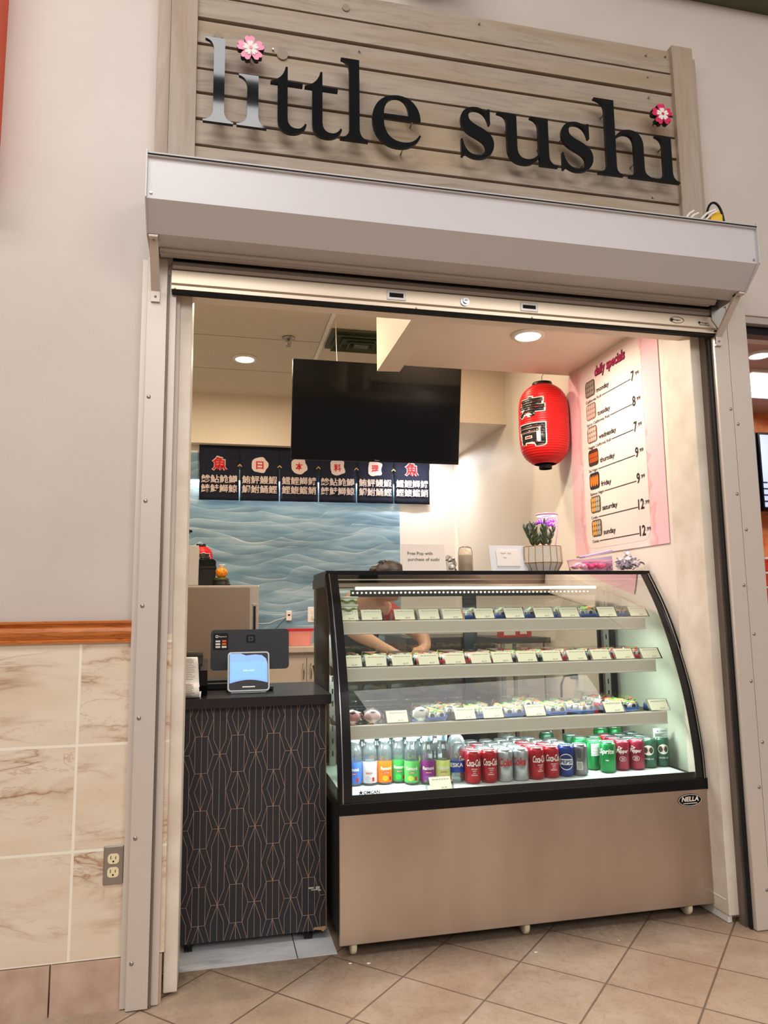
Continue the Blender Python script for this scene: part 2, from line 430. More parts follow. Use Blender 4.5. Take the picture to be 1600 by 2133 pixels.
def oak_mat():
    m = mat('oak_rail', rgb(190, 112, 52), .28); t = NT(m)
    v = t.pos('XZY', scale=(3, 34, 10)); g = t.noise(v, 3.0, 6, .6, 1.6)
    t.l(t.ramp(g, [(.3, rgb(150, 74, 28)), (.5, rgb(196, 112, 50)), (.75, rgb(214, 138, 72))]), t.b.inputs['Base Color'])
    return m
M['oak'] = oak_mat()

def wave_mat():
    m = mat('wave_wallpaper', rgb(110, 150, 170), .55); t = NT(m)
    p = t.pos('XZY')
    sp = t.n('ShaderNodeSeparateXYZ'); t.l(p, sp.inputs[0]); X = sp.outputs[0]; Z = sp.outputs[1]
    def layer(freq, amp1, k1, amp2, k2, ph, sharp):
        row = t.math('MULTIPLY', t.math('SINE', t.math('MULTIPLY_ADD', Z, 13., ph)), 1.8)
        nz = t.noise(t.pos('XZY', scale=(.9, 1.6, 1), off=(ph, ph, 0)), 1.6, 1)
        a = t.math('MULTIPLY', t.math('SINE', t.math('ADD', t.math('MULTIPLY', X, k1), t.math('ADD', row, t.math('MULTIPLY', nz, 5.)))), amp1)
        b = t.math('MULTIPLY', t.math('ABSOLUTE', t.math('SINE', t.math('ADD', t.math('MULTIPLY', X, k2), t.math('MULTIPLY_ADD', Z, 4., ph * 2)))), -amp2)
        tt = t.math('MULTIPLY_ADD', Z, -freq, t.math('ADD', t.math('ADD', a, b), nz))
        fr = t.math('FRACT', tt)
        lo = t.ramp(t.noise(t.pos('XZY', scale=(2.0, 7., 1), off=(ph, 0, 0)), 1.5, 2), [(.40, (.12, .12, .12, 1)), (.62, (1, 1, 1, 1))])
        return t.math('MULTIPLY', t.ramp(fr, [(0, (0, 0, 0, 1)), (.02, (1, 1, 1, 1)), (.055, (.36, .36, .36, 1)), (.40, (.16, .16, .16, 1)), (1., (0, 0, 0, 1))]), lo)
    l1 = layer(10.5, .30, 5.6, .55, 4.9, 0., 1); l2 = layer(17., .26, 8.9, .42, 6.7, 1.7, 1)
    nb = t.noise(t.pos('XZY', scale=(.45, 3.4, 1)), 3.0, 3)
    base = t.ramp(nb, [(.3, rgb(78, 112, 134)), (.5, rgb(108, 146, 168)), (.68, rgb(150, 178, 194))])
    f = t.math('MULTIPLY', t.math('ADD', l1, t.math('MULTIPLY', l2, .75)), .85)
    c = t.mix(f, base, rgb(222, 236, 240))
    t.l(c, t.b.inputs['Base Color']); return m
M['wallpaper'] = wave_mat()
def speckle_mat():
    m = mat('ceiling_tile', rgb(206, 190, 160), .8); t = NT(m)
    p = t.pos('XYZ'); n = t.noise(p, 95, 2, .5)
    br = t.n('ShaderNodeTexBrick', offset=0., squash=1.); t.l(t.pos('XYZ', (.62, 1.84, 0)), br.inputs['Vector'])
    br.inputs['Scale'].default_value = 1; br.inputs['Brick Width'].default_value = 1.22; br.inputs['Row Height'].default_value = .62; br.inputs['Mortar Size'].default_value = .004
    c = t.ramp(n, [(.69, rgb(206, 194, 172)), (.73, rgb(120, 104, 82))])
    c = t.mix(br.outputs['Fac'], c, rgb(120, 105, 85))
    t.l(c, t.b.inputs['Base Color']); return m
M['ceil_tile'] = speckle_mat()
def steel_mat():
    m = mat('brushed_steel', rgb(178, 160, 142), .36, 1.); t = NT(m)
    v = t.pos('XZY', scale=(2, 60, 2)); n = t.noise(v, 6, 5, .6); n2 = t.noise(t.pos('XZY', scale=(1.6, .5, 1)), 2.2, 3); n3 = t.noise(t.pos('XYZ'), 60, 3)
    t.l(t.ramp(n2, [(.3, rgb(186, 170, 158)), (.7, rgb(214, 202, 190))]), t.b.inputs['Base Color'])
    t.l(t.math('MULTIPLY_ADD', n, .10, .30), t.b.inputs['Roughness'])
    t.b.inputs['Anisotropic'].default_value = .5
    t.bump(n, .05, .001); return m
M['steel'] = steel_mat()
M['fridge_door'] = noisy('fridge_side', rgb(140, 122, 108), rgb(150, 132, 116), 2, .32, .65)
M['fridge_frame'] = mat('fridge_frame', rgb(190, 180, 168), .3, .6)
M['glass'] = thin_glass('case_glass', (.93, .975, .945, 1), .75)
M['side_glass'] = thin_glass('side_glass', (.86, .93, .88, 1), .4, base=.03)
M['rear_glass'] = thin_glass('rear_glass', (.72, .72, .68, 1), 1.0, base=.10)
M['clear'] = thin_glass('clear_plastic', (.97, .985, .99, 1), 1.1, .04, base=.03)
M['clear_pet'] = thin_glass('pet_plastic', (.90, .97, .985, 1), 1.6, .12, base=.10, haze=.07)
M['blue_clear'] = thin_glass('blue_tinted_plastic', (.50, .70, .95, 1), 1.2, .05, base=.05)
M['film'] = thin_glass('cling_film', (.90, .90, .90, 1), 2.2, .08, base=.10)
M['led'] = mat('led', (1, 1, 1, 1), .5, emit=(.92, 1, .98, 1), estr=6.)
M['lamp'] = mat('lamp_disc', (1, 1, 1, 1), .5, emit=(1, .86, .62, 1), estr=14.)
M['paper'] = mat('paper', rgb(236, 230, 222), .7)
M['card'] = mat('price_card_paper', rgb(240, 238, 212), .7)
M['ink'] = mat('ink', rgb(30, 28, 28), .7)
M['ink_soft'] = mat('ink_soft', rgb(110, 105, 95), .8)

# ------------------------------------------------------------------ structure
mb = MB(); mb.box((-6, -9, -.05), (7, .182, 0)); mb.box((.44, .182, -.05), (1.93, .62, 0)); struct(mb, 'floor', M['floor'])
mb = MB(); mb.box((-2.2, .182, -.05), (.44, .62, .002)); mb.box((1.93, .182, -.05), (6, .62, .002)); mb.box((-2.2, .62, -.05), (6, 3.4, .002)); struct(mb, 'floor_shop', M['shop_floor'])
# facade walls
mb = MB(); mb.box((-5, 0.012, 1.10), (-.125, .20, 5.0)); struct(mb, 'wall_front_left', M['wall_mall'])
mb = MB(); mb.box((-.125, 0.0125, 2.36), (6, .30, 5.0)); struct(mb, 'wall_front_top', M['wall_mall'])
mb = MB(); mb.box((-5, 0.0, .1435), (-.124, .20, 1.10)); struct(mb, 'wall_front_left_tiled', M['wall_tile'])
# red-brown skirting tiles, one joint visible
mb = MB(); mb.box((-.90, -.008, 0), (-.4475, .02, .1405)); mb.box((-.4425, -.008, 0), (-.13, .02, .1405)); mb.box((-1.4, -.008, 0), (-.905, .02, .1405))
struct(mb, 'baseboard_left', M['base_tile'])
# chair rail with a moulded profile
prof = [(0.0, 1.077), (-.012, 1.077), (-.014, 1.084), (-.010, 1.088), (-.014, 1.094), (-.020, 1.102), (-.022, 1.112), (-.020, 1.122), (-.014, 1.129), (-.018, 1.134), (-.026, 1.138), (-.027, 1.144), (-.022, 1.146), (0.0, 1.146)]
mb = MB(); mb.prism(prof, 0, -3, -.247); struct(mb, 'trim_1', M['oak'])
# jambs of the opening
mb = MB(); mb.box((-.126, .028, 0.012), (-.084, .21, 2.34), bev=.004); mb.box((-.20, .2, 0), (-.124, .24, 2.9)); struct(mb, 'trim_2', M['jamb'])
mb = MB(); mb.box((1.884, .045, .03), (1.945, .24, 2.34), bev=.004); struct(mb, 'trim_3', M['jamb'])
mb = MB(); mb.box((1.936, -.015, 0), (1.95, .045, 2.33)); mb.box((1.925, .012, 0), (1.936, .045, 2.33)); struct(mb, 'trim_4', M['dark_channel'])
mb = MB(); mb.box((-.16, 0.005, .0), (-.140, .028, 2.33)); struct(mb, 'trim_5', M['dark_channel'])
# lintel over the opening
mb = MB(); mb.box((-.2, .045, 2.272), (1.95, .125, 2.9)); struct(mb, 'wall_lintel', M['cream'])
# shop walls
mb = MB(); mb.box((1.905, .10, 0), (2.05, 3.3, 2.9)); struct(mb, 'wall_right', M['cream_white'])
mb = MB(); mb.box((-2.2, 3.17, 0), (2.05, 3.3, 2.9)); struct(mb, 'wall_back', M['white'])
mb = MB(); mb.box((-2.0, 3.166, 0), (1.444, 3.17, 2.366)); struct(mb, 'wall_back_papered', M['wallpaper'])
mb = MB(); mb.box((-2.2, .2, 0), (-2.0, 3.3, 2.9)); struct(mb, 'wall_left', M['cream'])
mb = MB(); mb.box((-2.2, .12, 2.8), (2.05, 3.3, 2.9)); struct(mb, 'ceiling', M['ceil_tile'])
mb = MB(); mb.box((.618, .5, 2.795), (.642, 3.07, 2.80)); struct(mb, 'trim_6', M['white'])
mb = MB(); mb.box((-2.0, 3.07, 2.42), (1.30, 3.17, 2.8)); mb.box((1.25, 2.03, 2.39), (1.905, 3.17, 2.8)); struct(mb, 'ceiling_soffit', M['cream'])
# lowered ceiling on the right with its stepped beam
mb = MB(); mb.box((.90, .12, 2.44), (1.905, 1.125, 2.8))
V = [(.783, .12, 2.36), (.893, .12, 2.36), (.903, 1.0, 2.36), (.789, 1.011, 2.36)]
mb.add(V + [(a, b, 2.8) for a, b, _ in V], [(0, 3, 2, 1), (4, 5, 6, 7), (0, 1, 5, 4), (1, 2, 6, 5), (2, 3, 7, 6), (3, 0, 4, 7)])
mb.add([(.893, .12, 2.36), (.93, .12, 2.44), (.94, 1.125, 2.44), (.903, 1.0, 2.36), (.895, .12, 2.5), (.895, 1.0, 2.5)], [(0, 3, 2, 1), (0, 1, 4), (3, 5, 2)])
struct(mb, 'ceiling_lowered', M['cream'])
# white moulded skirting on the right wall
prof = [(1.905, 0.002), (1.888, .002), (1.888, .075), (1.882, .082), (1.886, .092), (1.893, .105), (1.898, .118), (1.905, .122)]
mb = MB(); mb.prism(prof, 1, .06, 3.1); struct(mb, 'baseboard_right', M['white'])
# orange neighbour column at the far left, plaster lump and green ceiling edge
M['orange'] = mat('orange_paint', rgb(224, 78, 28), .5)
mb = MB(); mb.box((-1.6, -.16, 2.56), (-.716, .02, 5.0), bev=.004); struct(mb, 'wall_orange', M['orange'])
M['green'] = noisy('green_ceiling', rgb(86, 92, 66), rgb(70, 76, 56), 6, .5)
mb = MB(); mb.prism([(0.012, 3.776), (-.10, 3.776), (-.14, 3.80), (-.14, 3.95), (0.012, 3.95)], 0, 1.4, 7); struct(mb, 'trim_7', M['green'])
# round duct whose belly shows at the very top
mb = MB(); mb.cyl((.64, -.14, 3.668), .10, .24, axis=0, seg=32, mi=0); struct(mb, 'trim_8', mat('duct_green', rgb(150, 152, 140), .4))

# neighbouring shop, seen through a sliver
M['orange_wp'] = noisy('orange_wallpaper', rgb(196, 84, 30), rgb(226, 150, 96), 9, .6, detail=2)
mb = MB(); mb.box((2.09, .02, 2.33), (6, .12, 2.46)); struct(mb, 'wall_neighbour_lintel', M['grey_metal'])
mb = MB(); mb.box((2.09, .05, 2.295), (6, .10, 2.33)); struct(mb, 'trim_9', M['black'])
mb = MB(); mb.box((2.05, 2.55, 0), (6, 2.7, 3.0)); struct(mb, 'wall_neighbour_back', M['orange_wp'])
mb = MB(); mb.box((2.05, .2, 2.72), (6, 2.7, 2.85)); struct(mb, 'ceiling_neighbour', mat('beige_ceiling', rgb(170, 140, 122), .6))
mb = MB(); mb.box((5.9, .2, 0), (6, 2.7, 3.0)); struct(mb, 'wall_neighbour_right', M['orange_wp'])

# ------------------------------------------------------------------ sign panel
t = thing('wooden_signboard', (.87, 0, 2.6), 'weathered grey-brown plank signboard behind the black letters above the shutter', 'signboard')
zs = [2.58, 2.685, 2.783, 2.882, 2.981, 3.076, 3.173, 3.27, 3.364]
random.seed(3)
for i in range(len(zs)):
    z0 = zs[i] + .006; z1 = (zs[i + 1] if i + 1 < len(zs) else 3.475) - .005
    mb = MB(); j = .006 * random.random(); mb.box((-.10, -.030 - j, z0), (1.84, -.006, z1), bev=.0015)
    mb.build('plank', M['plank'], t)
mb = MB(); mb.box((-.09, -.012, 2.58), (1.83, .010, 3.46)); mb.build('backing', M['black_matte'], t)
for xa, xb, ya, top in ((-.176, -.086, -.05, 4.2), (-.222, -.178, -.03, 4.2), (1.822, 1.918, -.05, 3.485), (1.918, 1.945, -.03, 3.455)):
    mb = MB(); mb.box((xa, ya, 2.58), (xb, .012, top), bev=.0015); mb.build('side_post', M['post_wood'], t)
for x, z in ((1.71, 3.43), (1.71, 3.33), (1.71, 3.24), (.98, 3.44), (.5, 3.24), (.18, 3.19), (1.70, 2.80), (.95, 2.99), (1.80, 3.44)):
    mb = MB(); mb.cyl((x, -.040, z), .004, .006, axis=1, seg=8); mb.build('screw', M['zinc'], t)
for x, z, r in ((.214, 3.176, .020), (-.015, 3.21, .014), (.45, 3.41, .014)):
    mb = MB(); mb.cyl((x, -.0372, z), r, .005, axis=1, seg=20); mb.build('knot', mat('wood_knot', rgb(150, 134, 120), .8), t)

# ------------------------------------------------------------------ letters
G = {
 'l': 'M 0 0 L .56 0 L .56 .03 C .46 .05 .40 .10 .39 .22 L .39 1.63 L .02 1.63 L .02 1.60 C .14 1.58 .185 1.50 .185 1.38 L .185 .22 C .17 .10 .12 .05 0 .03 Z',
 'i': 'M 0 0 L .56 0 L .56 .03 C .46 .05 .41 .10 .40 .22 L .40 1.0 L .03 1.0 L .03 .97 C .14 .95 .19 .88 .19 .76 L .19 .22 C .18 .10 .12 .05 0 .03 Z',
 't': 'M .33 1.27 L .33 .98 L .62 .98 L .62 .92 L .33 .92 L .33 .28 C .33 .14 .40 .08 .50 .08 C .58 .08 .63 .12 .67 .20 L .70 .18 C .66 .04 .54 -.03 .40 -.03 C .22 -.03 .14 .08 .14 .25 L .14 .92 L 0 .92 L 0 .95 C .16 1.0 .26 1.10 .29 1.27 Z',
 'e': 'M .93 .26 C .86 .08 .70 -.03 .48 -.03 C .20 -.03 0 .18 0 .50 C 0 .82 .22 1.03 .50 1.03 C .76 1.03 .92 .84 .93 .57 L .22 .57 C .20 .25 .34 .09 .58 .09 C .74 .09 .84 .16 .90 .28 Z M .22 .63 L .70 .63 C .70 .84 .63 .98 .48 .98 C .32 .98 .23 .84 .22 .63 Z',
 's': 'M .60 .70 L .57 .70 C .54 .88 .45 .97 .32 .97 C .22 .97 .16 .91 .16 .83 C .16 .73 .24 .69 .38 .63 C .56 .55 .67 .47 .67 .30 C .67 .10 .52 -.03 .31 -.03 C .22 -.03 .15 0 .10 .03 C .06 .03 .05 0 .04 -.02 L 0 -.02 L 0 .34 L .03 .34 C .06 .14 .17 .03 .31 .03 C .43 .03 .50 .10 .50 .19 C .50 .30 .42 .35 .28 .41 C .10 .49 0 .57 0 .74 C 0 .92 .14 1.03 .32 1.03 C .40 1.03 .46 1.0 .50 .98 C .54 .98 .55 1.0 .56 1.02 L .60 1.02 Z',
 'u': 'M 0 1.0 L .39 1.0 L .39 .32 C .39 .16 .46 .09 .58 .09 C .69 .09 .77 .15 .83 .24 L .83 .78 C .83 .90 .77 .95 .67 .97 L .67 1.0 L 1.04 1.0 L 1.04 .24 C 1.04 .10 1.10 .04 1.22 .03 L 1.22 0 L .84 0 L .84 .16 C .76 .04 .65 -.03 .51 -.03 C .28 -.03 .185 .10 .185 .32 L .185 .80 C .185 .92 .12 .96 0 .97 Z',
 'h': 'M 0 0 L .54 0 L .54 .03 C .43 .05 .40 .10 .40 .22 L .40 .78 C .47 .87 .55 .92 .63 .92 C .75 .92 .80 .84 .80 .68 L .80 .20 C .80 .10 .76 .05 .66 .03 L .66 0 L 1.24 0 L 1.24 .03 C 1.10 .05 1.01 .10 1.01 .22 L 1.01 .70 C 1.01 .92 .90 1.03 .72 1.03 C .58 1.03 .48 .96 .40 .85 L .40 1.63 L -.03 1.63 L -.03 1.60 C .11 1.58 .19 1.52 .19 1.38 L .19 .22 C .18 .10 .12 .05 0 .03 Z'}
LET = [('l', -.061, .041, 'first letter l of the shop name, tall, with a bright reflection'), ('i', .053, .156, 'letter i stem under the pale pink blossom'),
       ('t', .168, .296, 'first of the two letters t in the shop name'), ('t', .289, .423, 'second of the two letters t in the shop name'),
       ('l', .416, .518, 'second tall letter l between the letters t and e'), ('e', .534, .716, 'letter e ending the first word of the shop name'),
       ('s', .871, 1.001, 'letter s that starts the second word of the shop name'), ('u', 1.017, 1.260, 'letter u of the shop name'),
       ('s', 1.279, 1.410, 'letter s between the letters u and h'), ('h', 1.424, 1.678, 'tall letter h of the shop name'), ('i', 1.681, 1.787, 'last letter i stem under the deep pink blossom')]
for ch, xa, xb, lab in LET:
    polys = path_pts(G[ch]); w = max(p[0] for P in polys for p in P) - min(p[0] for P in polys for p in P)
    x0 = min(p[0] for P in polys for p in P); sx = (xb - xa) / w
    t = thing('sign_letter', (xa, -.08, 2.836), 'black glossy ' + lab, 'letter')
    mb = MB(); fill_extrude(mb, polys, (xa - x0 * sx, -.094, 2.836), sx, .195, .014, 0, 1); mb.build('letter_face', [M['letter'], M['letter_side']], t)
    for fx, fz in {'l': ((.28, 1.4), (.28, .2)), 'h': ((.29, 1.4), (.29, .2), (.9, .4)), 'i': ((.29, .85), (.29, .2)), 't': ((.24, .8), (.24, .2)), 'e': ((.1, .5), (.6, .02), (.8, .62)), 's': ((.1, .75), (.55, .25)), 'u': ((.28, .8), (.93, .5))}[ch]:
        mb = MB(); mb.cyl((xa + fx * sx, -.082, 2.836 + fz * .195), .003, .046, axis=1, seg=8); mb.build('standoff_pin', M['zinc'], t)
def blossom(cx, cz, R, col, lab):
    t = thing('sign_blossom', (cx, -.09, cz), lab, 'flower sign', 'cherry blossoms dotting the letters i')
    def petals(r, rin, notch):
        P = []
        for k in range(5):
            a0 = PI / 2 + k * 2 * PI / 5 + .12
            for da, rr in ((-.628, rin), (-.54, r * .66), (-.42, r * .92), (-.24, r * 1.02), (-.10, r), (0, r * notch), (.10, r), (.24, r * 1.02), (.42, r * .92), (.54, r * .66), (.628, rin)):
                P.append((math.cos(a0 + da) * rr, math.sin(a0 + da) * rr))
        return P
    mb = MB(); fill_extrude(mb, [petals(R, R * .46, .90)], (cx, -.100, cz), 1, 1, .02, 0, 1); mb.build('petals', [col, M['letter_side']], t)
    mb = MB(); fill_extrude(mb, [petals(R * .58, R * .20, .78)], (cx, -.1025, cz), 1, 1, .0025, 0); mb.build('inner_petals', M['paper'], t)
    mb = MB(); mb.cyl((cx, -.1045, cz), R * .13, .003, axis=1, seg=14); mb.build('centre', col, t)
    mb = MB(); mb.cyl((cx, -.081, cz), .003, .05, axis=1, seg=8); mb.build('standoff_pin', M['zinc'], t)
blossom(.098, 3.130, .047, mat('pale_pink', rgb(240, 142, 176), .4), 'pale pink cherry blossom with white centre above the first letter i')
blossom(1.722, 3.122, .045, mat('deep_pink', rgb(214, 26, 88), .4), 'deep pink cherry blossom with white centre above the last letter i')

# ------------------------------------------------------------------ roller shutter
t = thing('roller_shutter', (.87, -.05, 0), 'grey metal roller shutter rolled up into its hood, guide posts beside the shop opening', 'shutter')
XL, XR = -.218, 1.960
hp = [(0.012, 2.588), (-.275, 2.583), (-.279, 2.574), (-.279, 2.567), (-.270, 2.565), (-.270, 2.432), (-.196, 2.356), (-.108, 2.356), (-.108, 2.366), (-.19, 2.366), (-.262, 2.438), (-.262, 2.574), (0.012, 2.580)]
mb = MB(); mb.prism(hp, 0, XL, XR); hood = mb.build('hood', M['hood_metal'], t)
cap = [(0.012, 2.592), (-.282, 2.586), (-.282, 2.430), (-.198, 2.350), (-.10, 2.350), (0.012, 2.350)]
for xa, xb in ((XL - .004, XL), (XR, XR + .004)):
    mb = MB(); mb.prism(cap, 0, xa, xb); mb.build('hood_end_cap', M['hood_metal'], t)
mb = MB(); mb.box((XL, -.283, 2.571), (XR, -.279, 2.5735)); mb.build('hood_seam', M['black_matte'], t)
for x, z in ((XL + .012, 2.450), (XR - .014, 2.445)):
    mb = MB(); mb.cyl((x, -.274, z), .0045, .006, axis=1, seg=10); mb.build('screw', M['zinc'], t)
mb = MB(); mb.prism([(-.108, 2.372), (-.112, 2.350), (-.104, 2.343), (-.104, 2.338), (-.092, 2.338), (-.092, 2.372)], 0, XL + .03, XR - .06); mb.prism([(-.085, 2.372), (-.085, 2.346), (-.06, 2.346), (-.06, 2.372)], 0, XL + .03, XR - .06); mb.build('hood_lip', M['grey_metal'], t)
mb = MB(); mb.box((XL + .02, -.06, 2.362), (XR - .02, .0, 2.38)); mb.build('hood_interior', M['rubber'], t)
# the slats disappearing into the hood
sl = [(-.005, 2.30)]
for k in range(9): a = k / 8; sl.append((-.030 + .018 * math.cos(a * PI * .9 + .2) * 0 - .010 * math.sin(a * PI), 2.312 + .044 * a))
mb = MB(); mb.prism([(-.012, 2.318), (-.030, 2.322), (-.036, 2.332), (-.034, 2.346), (-.020, 2.356), (-.012, 2.358)], 0, -.150, 1.93); mb.build('slat_curtain', M['grey_metal'], t)
# bottom bar
bar = MB(); bar.prism([(-.010, 2.316), (-.036, 2.316), (-.040, 2.312), (-.040, 2.268), (-.034, 2.262), (-.034, 2.252), (-.046, 2.250), (-.046, 2.244), (-.010, 2.244)], 0, -.152, 1.957)
bb = bar.build('bottom_bar', M['alu'], t)
mb = MB(); mb.box((-.15, -.040, 2.234), (1.945, -.016, 2.244)); mb.build('rubber_seal', M['rubber'], bb)
def bxz(u0, u1, z0, z1): return (u0, u1, z0, z1)
for xa, xb, za, zb in ((.592, .662, 2.272, 2.308), (1.106, 1.176, 2.272, 2.306)):
    mb = MB(); mb.box((xa, -.0425, za), (xb, -.040, zb), 0, bev=.001); mb.box((xa + .009, -.0432, za + .010), (xb - .009, -.0424, zb - .010), 1)
    mb.build('latch_plate', [M['zinc'], M['rubber']], bb)
mb = MB(); mb.cyl((.886, -.0445, 2.289), .017, .005, axis=1, seg=24); mb.cyl((.889, -.050, 2.291), .011, .007, axis=1, seg=20); mb.box((.883, -.0508, 2.2895), (.895, -.0500, 2.2925), 1)
mb.build('lock_cylinder', [M['chrome'], M['black']], bb)
for x in (-.14, .70, 1.15, 1.935):
    mb = MB(); mb.cyl((x, -.050, 2.2475), .0035, .005, axis=1, seg=10); mb.build('screw', M['zinc'], bb)
mb = MB()
ring = [(1.768 + .032 * math.cos(a), 2.289 + .0135 * math.sin(a)) for a in [2 * PI * k / 28 for k in range(28)]]
ring2 = [(1.768 + .030 * math.cos(a), 2.289 + .0117 * math.sin(a)) for a in [2 * PI * k / 28 for k in range(28)]]
fill_extrude(mb, [ring, ring2], (0, -.0412, 0), 1, 1, .0008); mb.text('Paragon', (1.752, -.0404, 2.286), (1, 0, 0), (0, 0, 1), .007, 0, off=.01, lift=.001)
mb.cyl((1.746, -.0412, 2.289), .006, .0008, axis=1, seg=14)
mb.build('maker_sticker', M['ink'], bb); mb = MB()
mb.text('Paragon', (1.878, -.0404, 2.283), (1, 0, 0), (0, 0, 1), .007, 0, off=.01, lift=.001); mb.box((1.868, -.0412, 2.2765), (1.915, -.0404, 2.2785)); mb.cyl((1.869, -.0412, 2.286), .0055, .0008, axis=1, seg=14)
mb.build('maker_sticker', M['ink'], bb)
# guide posts
def bolts(xf, z_list, y, par):
    for z in z_list:
        mb = MB(); mb.ball((xf(z), y, z), .0075, 12, 6, 0, (1, .55, 1)); mb.build('bolt', M['zinc'], par)
mb = MB(); mb.box((-.247, -.018, 0.004), (-.137, .011, 2.35)); mb.box((-.229, -.036, 0.004), (-.1655, -.018, 2.352), bev=.0015)
mb.box((-.163, -.030, 0.004), (-.158, -.016, 2.30), 1)
gp = mb.build('guide_post', [M['pole_metal'], M['dark_channel']], t)
mb2 = [(-.218)]
bolts(lambda z: -.221 , (), -.036, gp)
for u, z in ((-.2145, 1.87), (-.2145, 1.525), (-.2145, 1.19), (-.2145, .845), (-.2145, .49), (-.2145, .135)):
    mb = MB(); mb.ball((u, -.0365, z), .0065, 12, 6, 0, (1, .5, 1)); mb.build('bolt', M['zinc'], gp)
mb = MB(); mb.box((1.9365, -.034, 0.004), (2.0005, .011, 2.36), bev=.0015); mb.box((2.0025, -.034, 0.004), (2.090, .011, 2.37), bev=.0015)
mb.box((1.928, -.014, .004), (1.9365, .0, 2.32), 1)
gp = mb.build('guide_post', [M['pole_metal'], M['rubber']], t)
for u, zz in ((1.988, (1.94, 1.60, 1.245, .885, .50, .14)), (2.017, (1.88, 1.46, 1.06, .66, .24))):
    for z in zz: mb = MB(); mb.ball((u, -.0345, z), .0065, 12, 6, 0, (1, .5, 1)); mb.build('bolt', M['zinc'], gp)
# hood struts
for sx, xa in ((-1, -.216), (1, 1.935)):
    xb = xa + .028
    mb = MB(); mb.prism([(-.175, 2.352), (-.165, 2.358), (-.040, 2.235), (-.040, 2.200), (-.045, 2.200), (-.045, 2.230)], 0, xa, xb)
    mb.box((xa, -.195, 2.347), (xb, -.150, 2.354)); mb.box((xa, -.0455, 2.195), (xb, -.036, 2.232))
    st = mb.build('hood_strut', M['pole_metal'], t)
    for sy_, sz_ in ((-.047, 2.212), (-.172, 2.345)): mb = MB(); mb.ball((xa + .014, sy_, sz_), .004, 10, 6); mb.build('screw', M['zinc'], st)
mb = MB(); mb.prism([(1.925, 2.355), (1.925, 2.30), (1.955, 2.262), (1.985, 2.262), (1.985, 2.355)], 1, -.044, -.036); br = mb.build('bracket_plate', M['zinc'], t)
mb = MB(); mb.prism([(-.205, 2.362), (-.205, 2.302), (-.190, 2.302), (-.165, 2.330), (-.150, 2.345), (-.150, 2.362)], 1, -.034, -.028); mb.build('bracket_plate', M['grey_metal'], t)

# loose cables and foam on top of the hood
t = thing('cable_bundle', (1.83, -.22, 2.588), 'black cable loop over yellow connector and white wires on top of the shutter hood', 'cable')
CYB = -.22
mb = MB(); mb.tube([(1.833 - .038 * math.cos(a), CYB, 2.588 + .100 * math.sin(a) ** .8 if math.sin(a) > 0 else 2.588) for a in [PI * k / 16 for k in range(17)]], .0045); mb.build('black_cable', M['black'], t)
mb = MB(); mb.ball((1.838, CYB, 2.645), .017, 14, 8, 0, (1, .7, .9)); mb.box((1.800, CYB - .02, 2.589), (1.852, CYB + .02, 2.634), bev=.006); mb.build('yellow_connector', mat('yellow_plastic', rgb(236, 190, 30), .4), t)
for P in ([(1.69, CYB, 2.589), (1.715, CYB - .01, 2.625), (1.742, CYB, 2.645)], [(1.70, CYB, 2.589), (1.735, CYB - .01, 2.622), (1.755, CYB - .01, 2.632)], [(1.745, CYB, 2.589), (1.785, CYB - .02, 2.630), (1.822, CYB - .02, 2.648)], [(1.765, CYB, 2.589), (1.80, CYB - .025, 2.625), (1.826, CYB - .025, 2.640)]):
    mb = MB(); mb.tube(P, .004); mb.build('white_wire', M['paper'], t)

# ------------------------------------------------------------------ wall outlet on the tiles
def duplex(name, cx, y, cz, plate, face, label, w=.058, h=.112, M0=None, group=None):
    t = thing(name, (cx, y, cz - h / 2), label, 'outlet', group)
    mb = MB(); mb.box((cx - w / 2, y - .006, cz - h / 2), (cx + w / 2, y, cz + h / 2), bev=.003); mb.build('cover_plate', plate, t)
    for dz in (.0195, -.0195):
        mb = MB(); mb.prism(rrect(cx - .0165, cz + dz - .0145, cx + .0165, cz + dz + .0145, .010), 1, y - .0085, y - .005)
        soc = mb.build('socket', face, t)
        mb = MB(); mb.box((cx - .0085, y - .009, cz + dz - .001), (cx - .0065, y - .0083, cz + dz + .009)); mb.box((cx + .0055, y - .009, cz + dz - .001), (cx + .0075, y - .0083, cz + dz + .007)); mb.cyl((cx, y - .009, cz + dz - .0075), .0028, .0006, axis=1, seg=10)
        mb.build('slot', M['black'], soc)
    mb = MB(); mb.cyl((cx, y - .0075, cz), .003, .002, axis=1, seg=10); mb.build('screw', M['zinc'], t)
    return t
duplex('wall_outlet', -.2785, 0.0, .4085, M['zinc'], mat('ivory_socket', rgb(236, 220, 180), .4), 'steel plated duplex outlet on the marble tiles beside the left guide post')

# ------------------------------------------------------------------ downlights, vent, sprinkler
def downlight(x, y, z, lab, hot=True):
    t = thing('ceiling_light', (x, y, z - .012), lab, 'ceiling light')
    mb = MB(); mb.lathe([(.060, 0), (.078, .002), (.080, .012), (.060, .012)], (x, y, z - .012), 32, cap=False); mb.build('trim_ring', M['white'], t)
    mb = MB(); mb.lathe([(.0001, 0.003), (.060, .003)], (x, y, z - .012), 28, smooth=False, cap=False); mb.build('diffuser', M['lamp'], t)
downlight(.179, 2.215, 2.80, 'round lit downlight in the speckled ceiling tiles left of the television')
downlight(1.422, .59, 2.44, 'round lit downlight in the lowered ceiling above the display case')
t = thing('air_vent', (.79, 1.73, 2.78), 'dark green square ceiling air diffuser between the television and the beam', 'vent')
M['vent'] = mat('vent_green', rgb(74, 80, 58), .5)
mb = MB(); mb.box((.655, 1.59, 2.786), (1.06, 1.90, 2.798)); mb.build('frame', M['vent'], t)
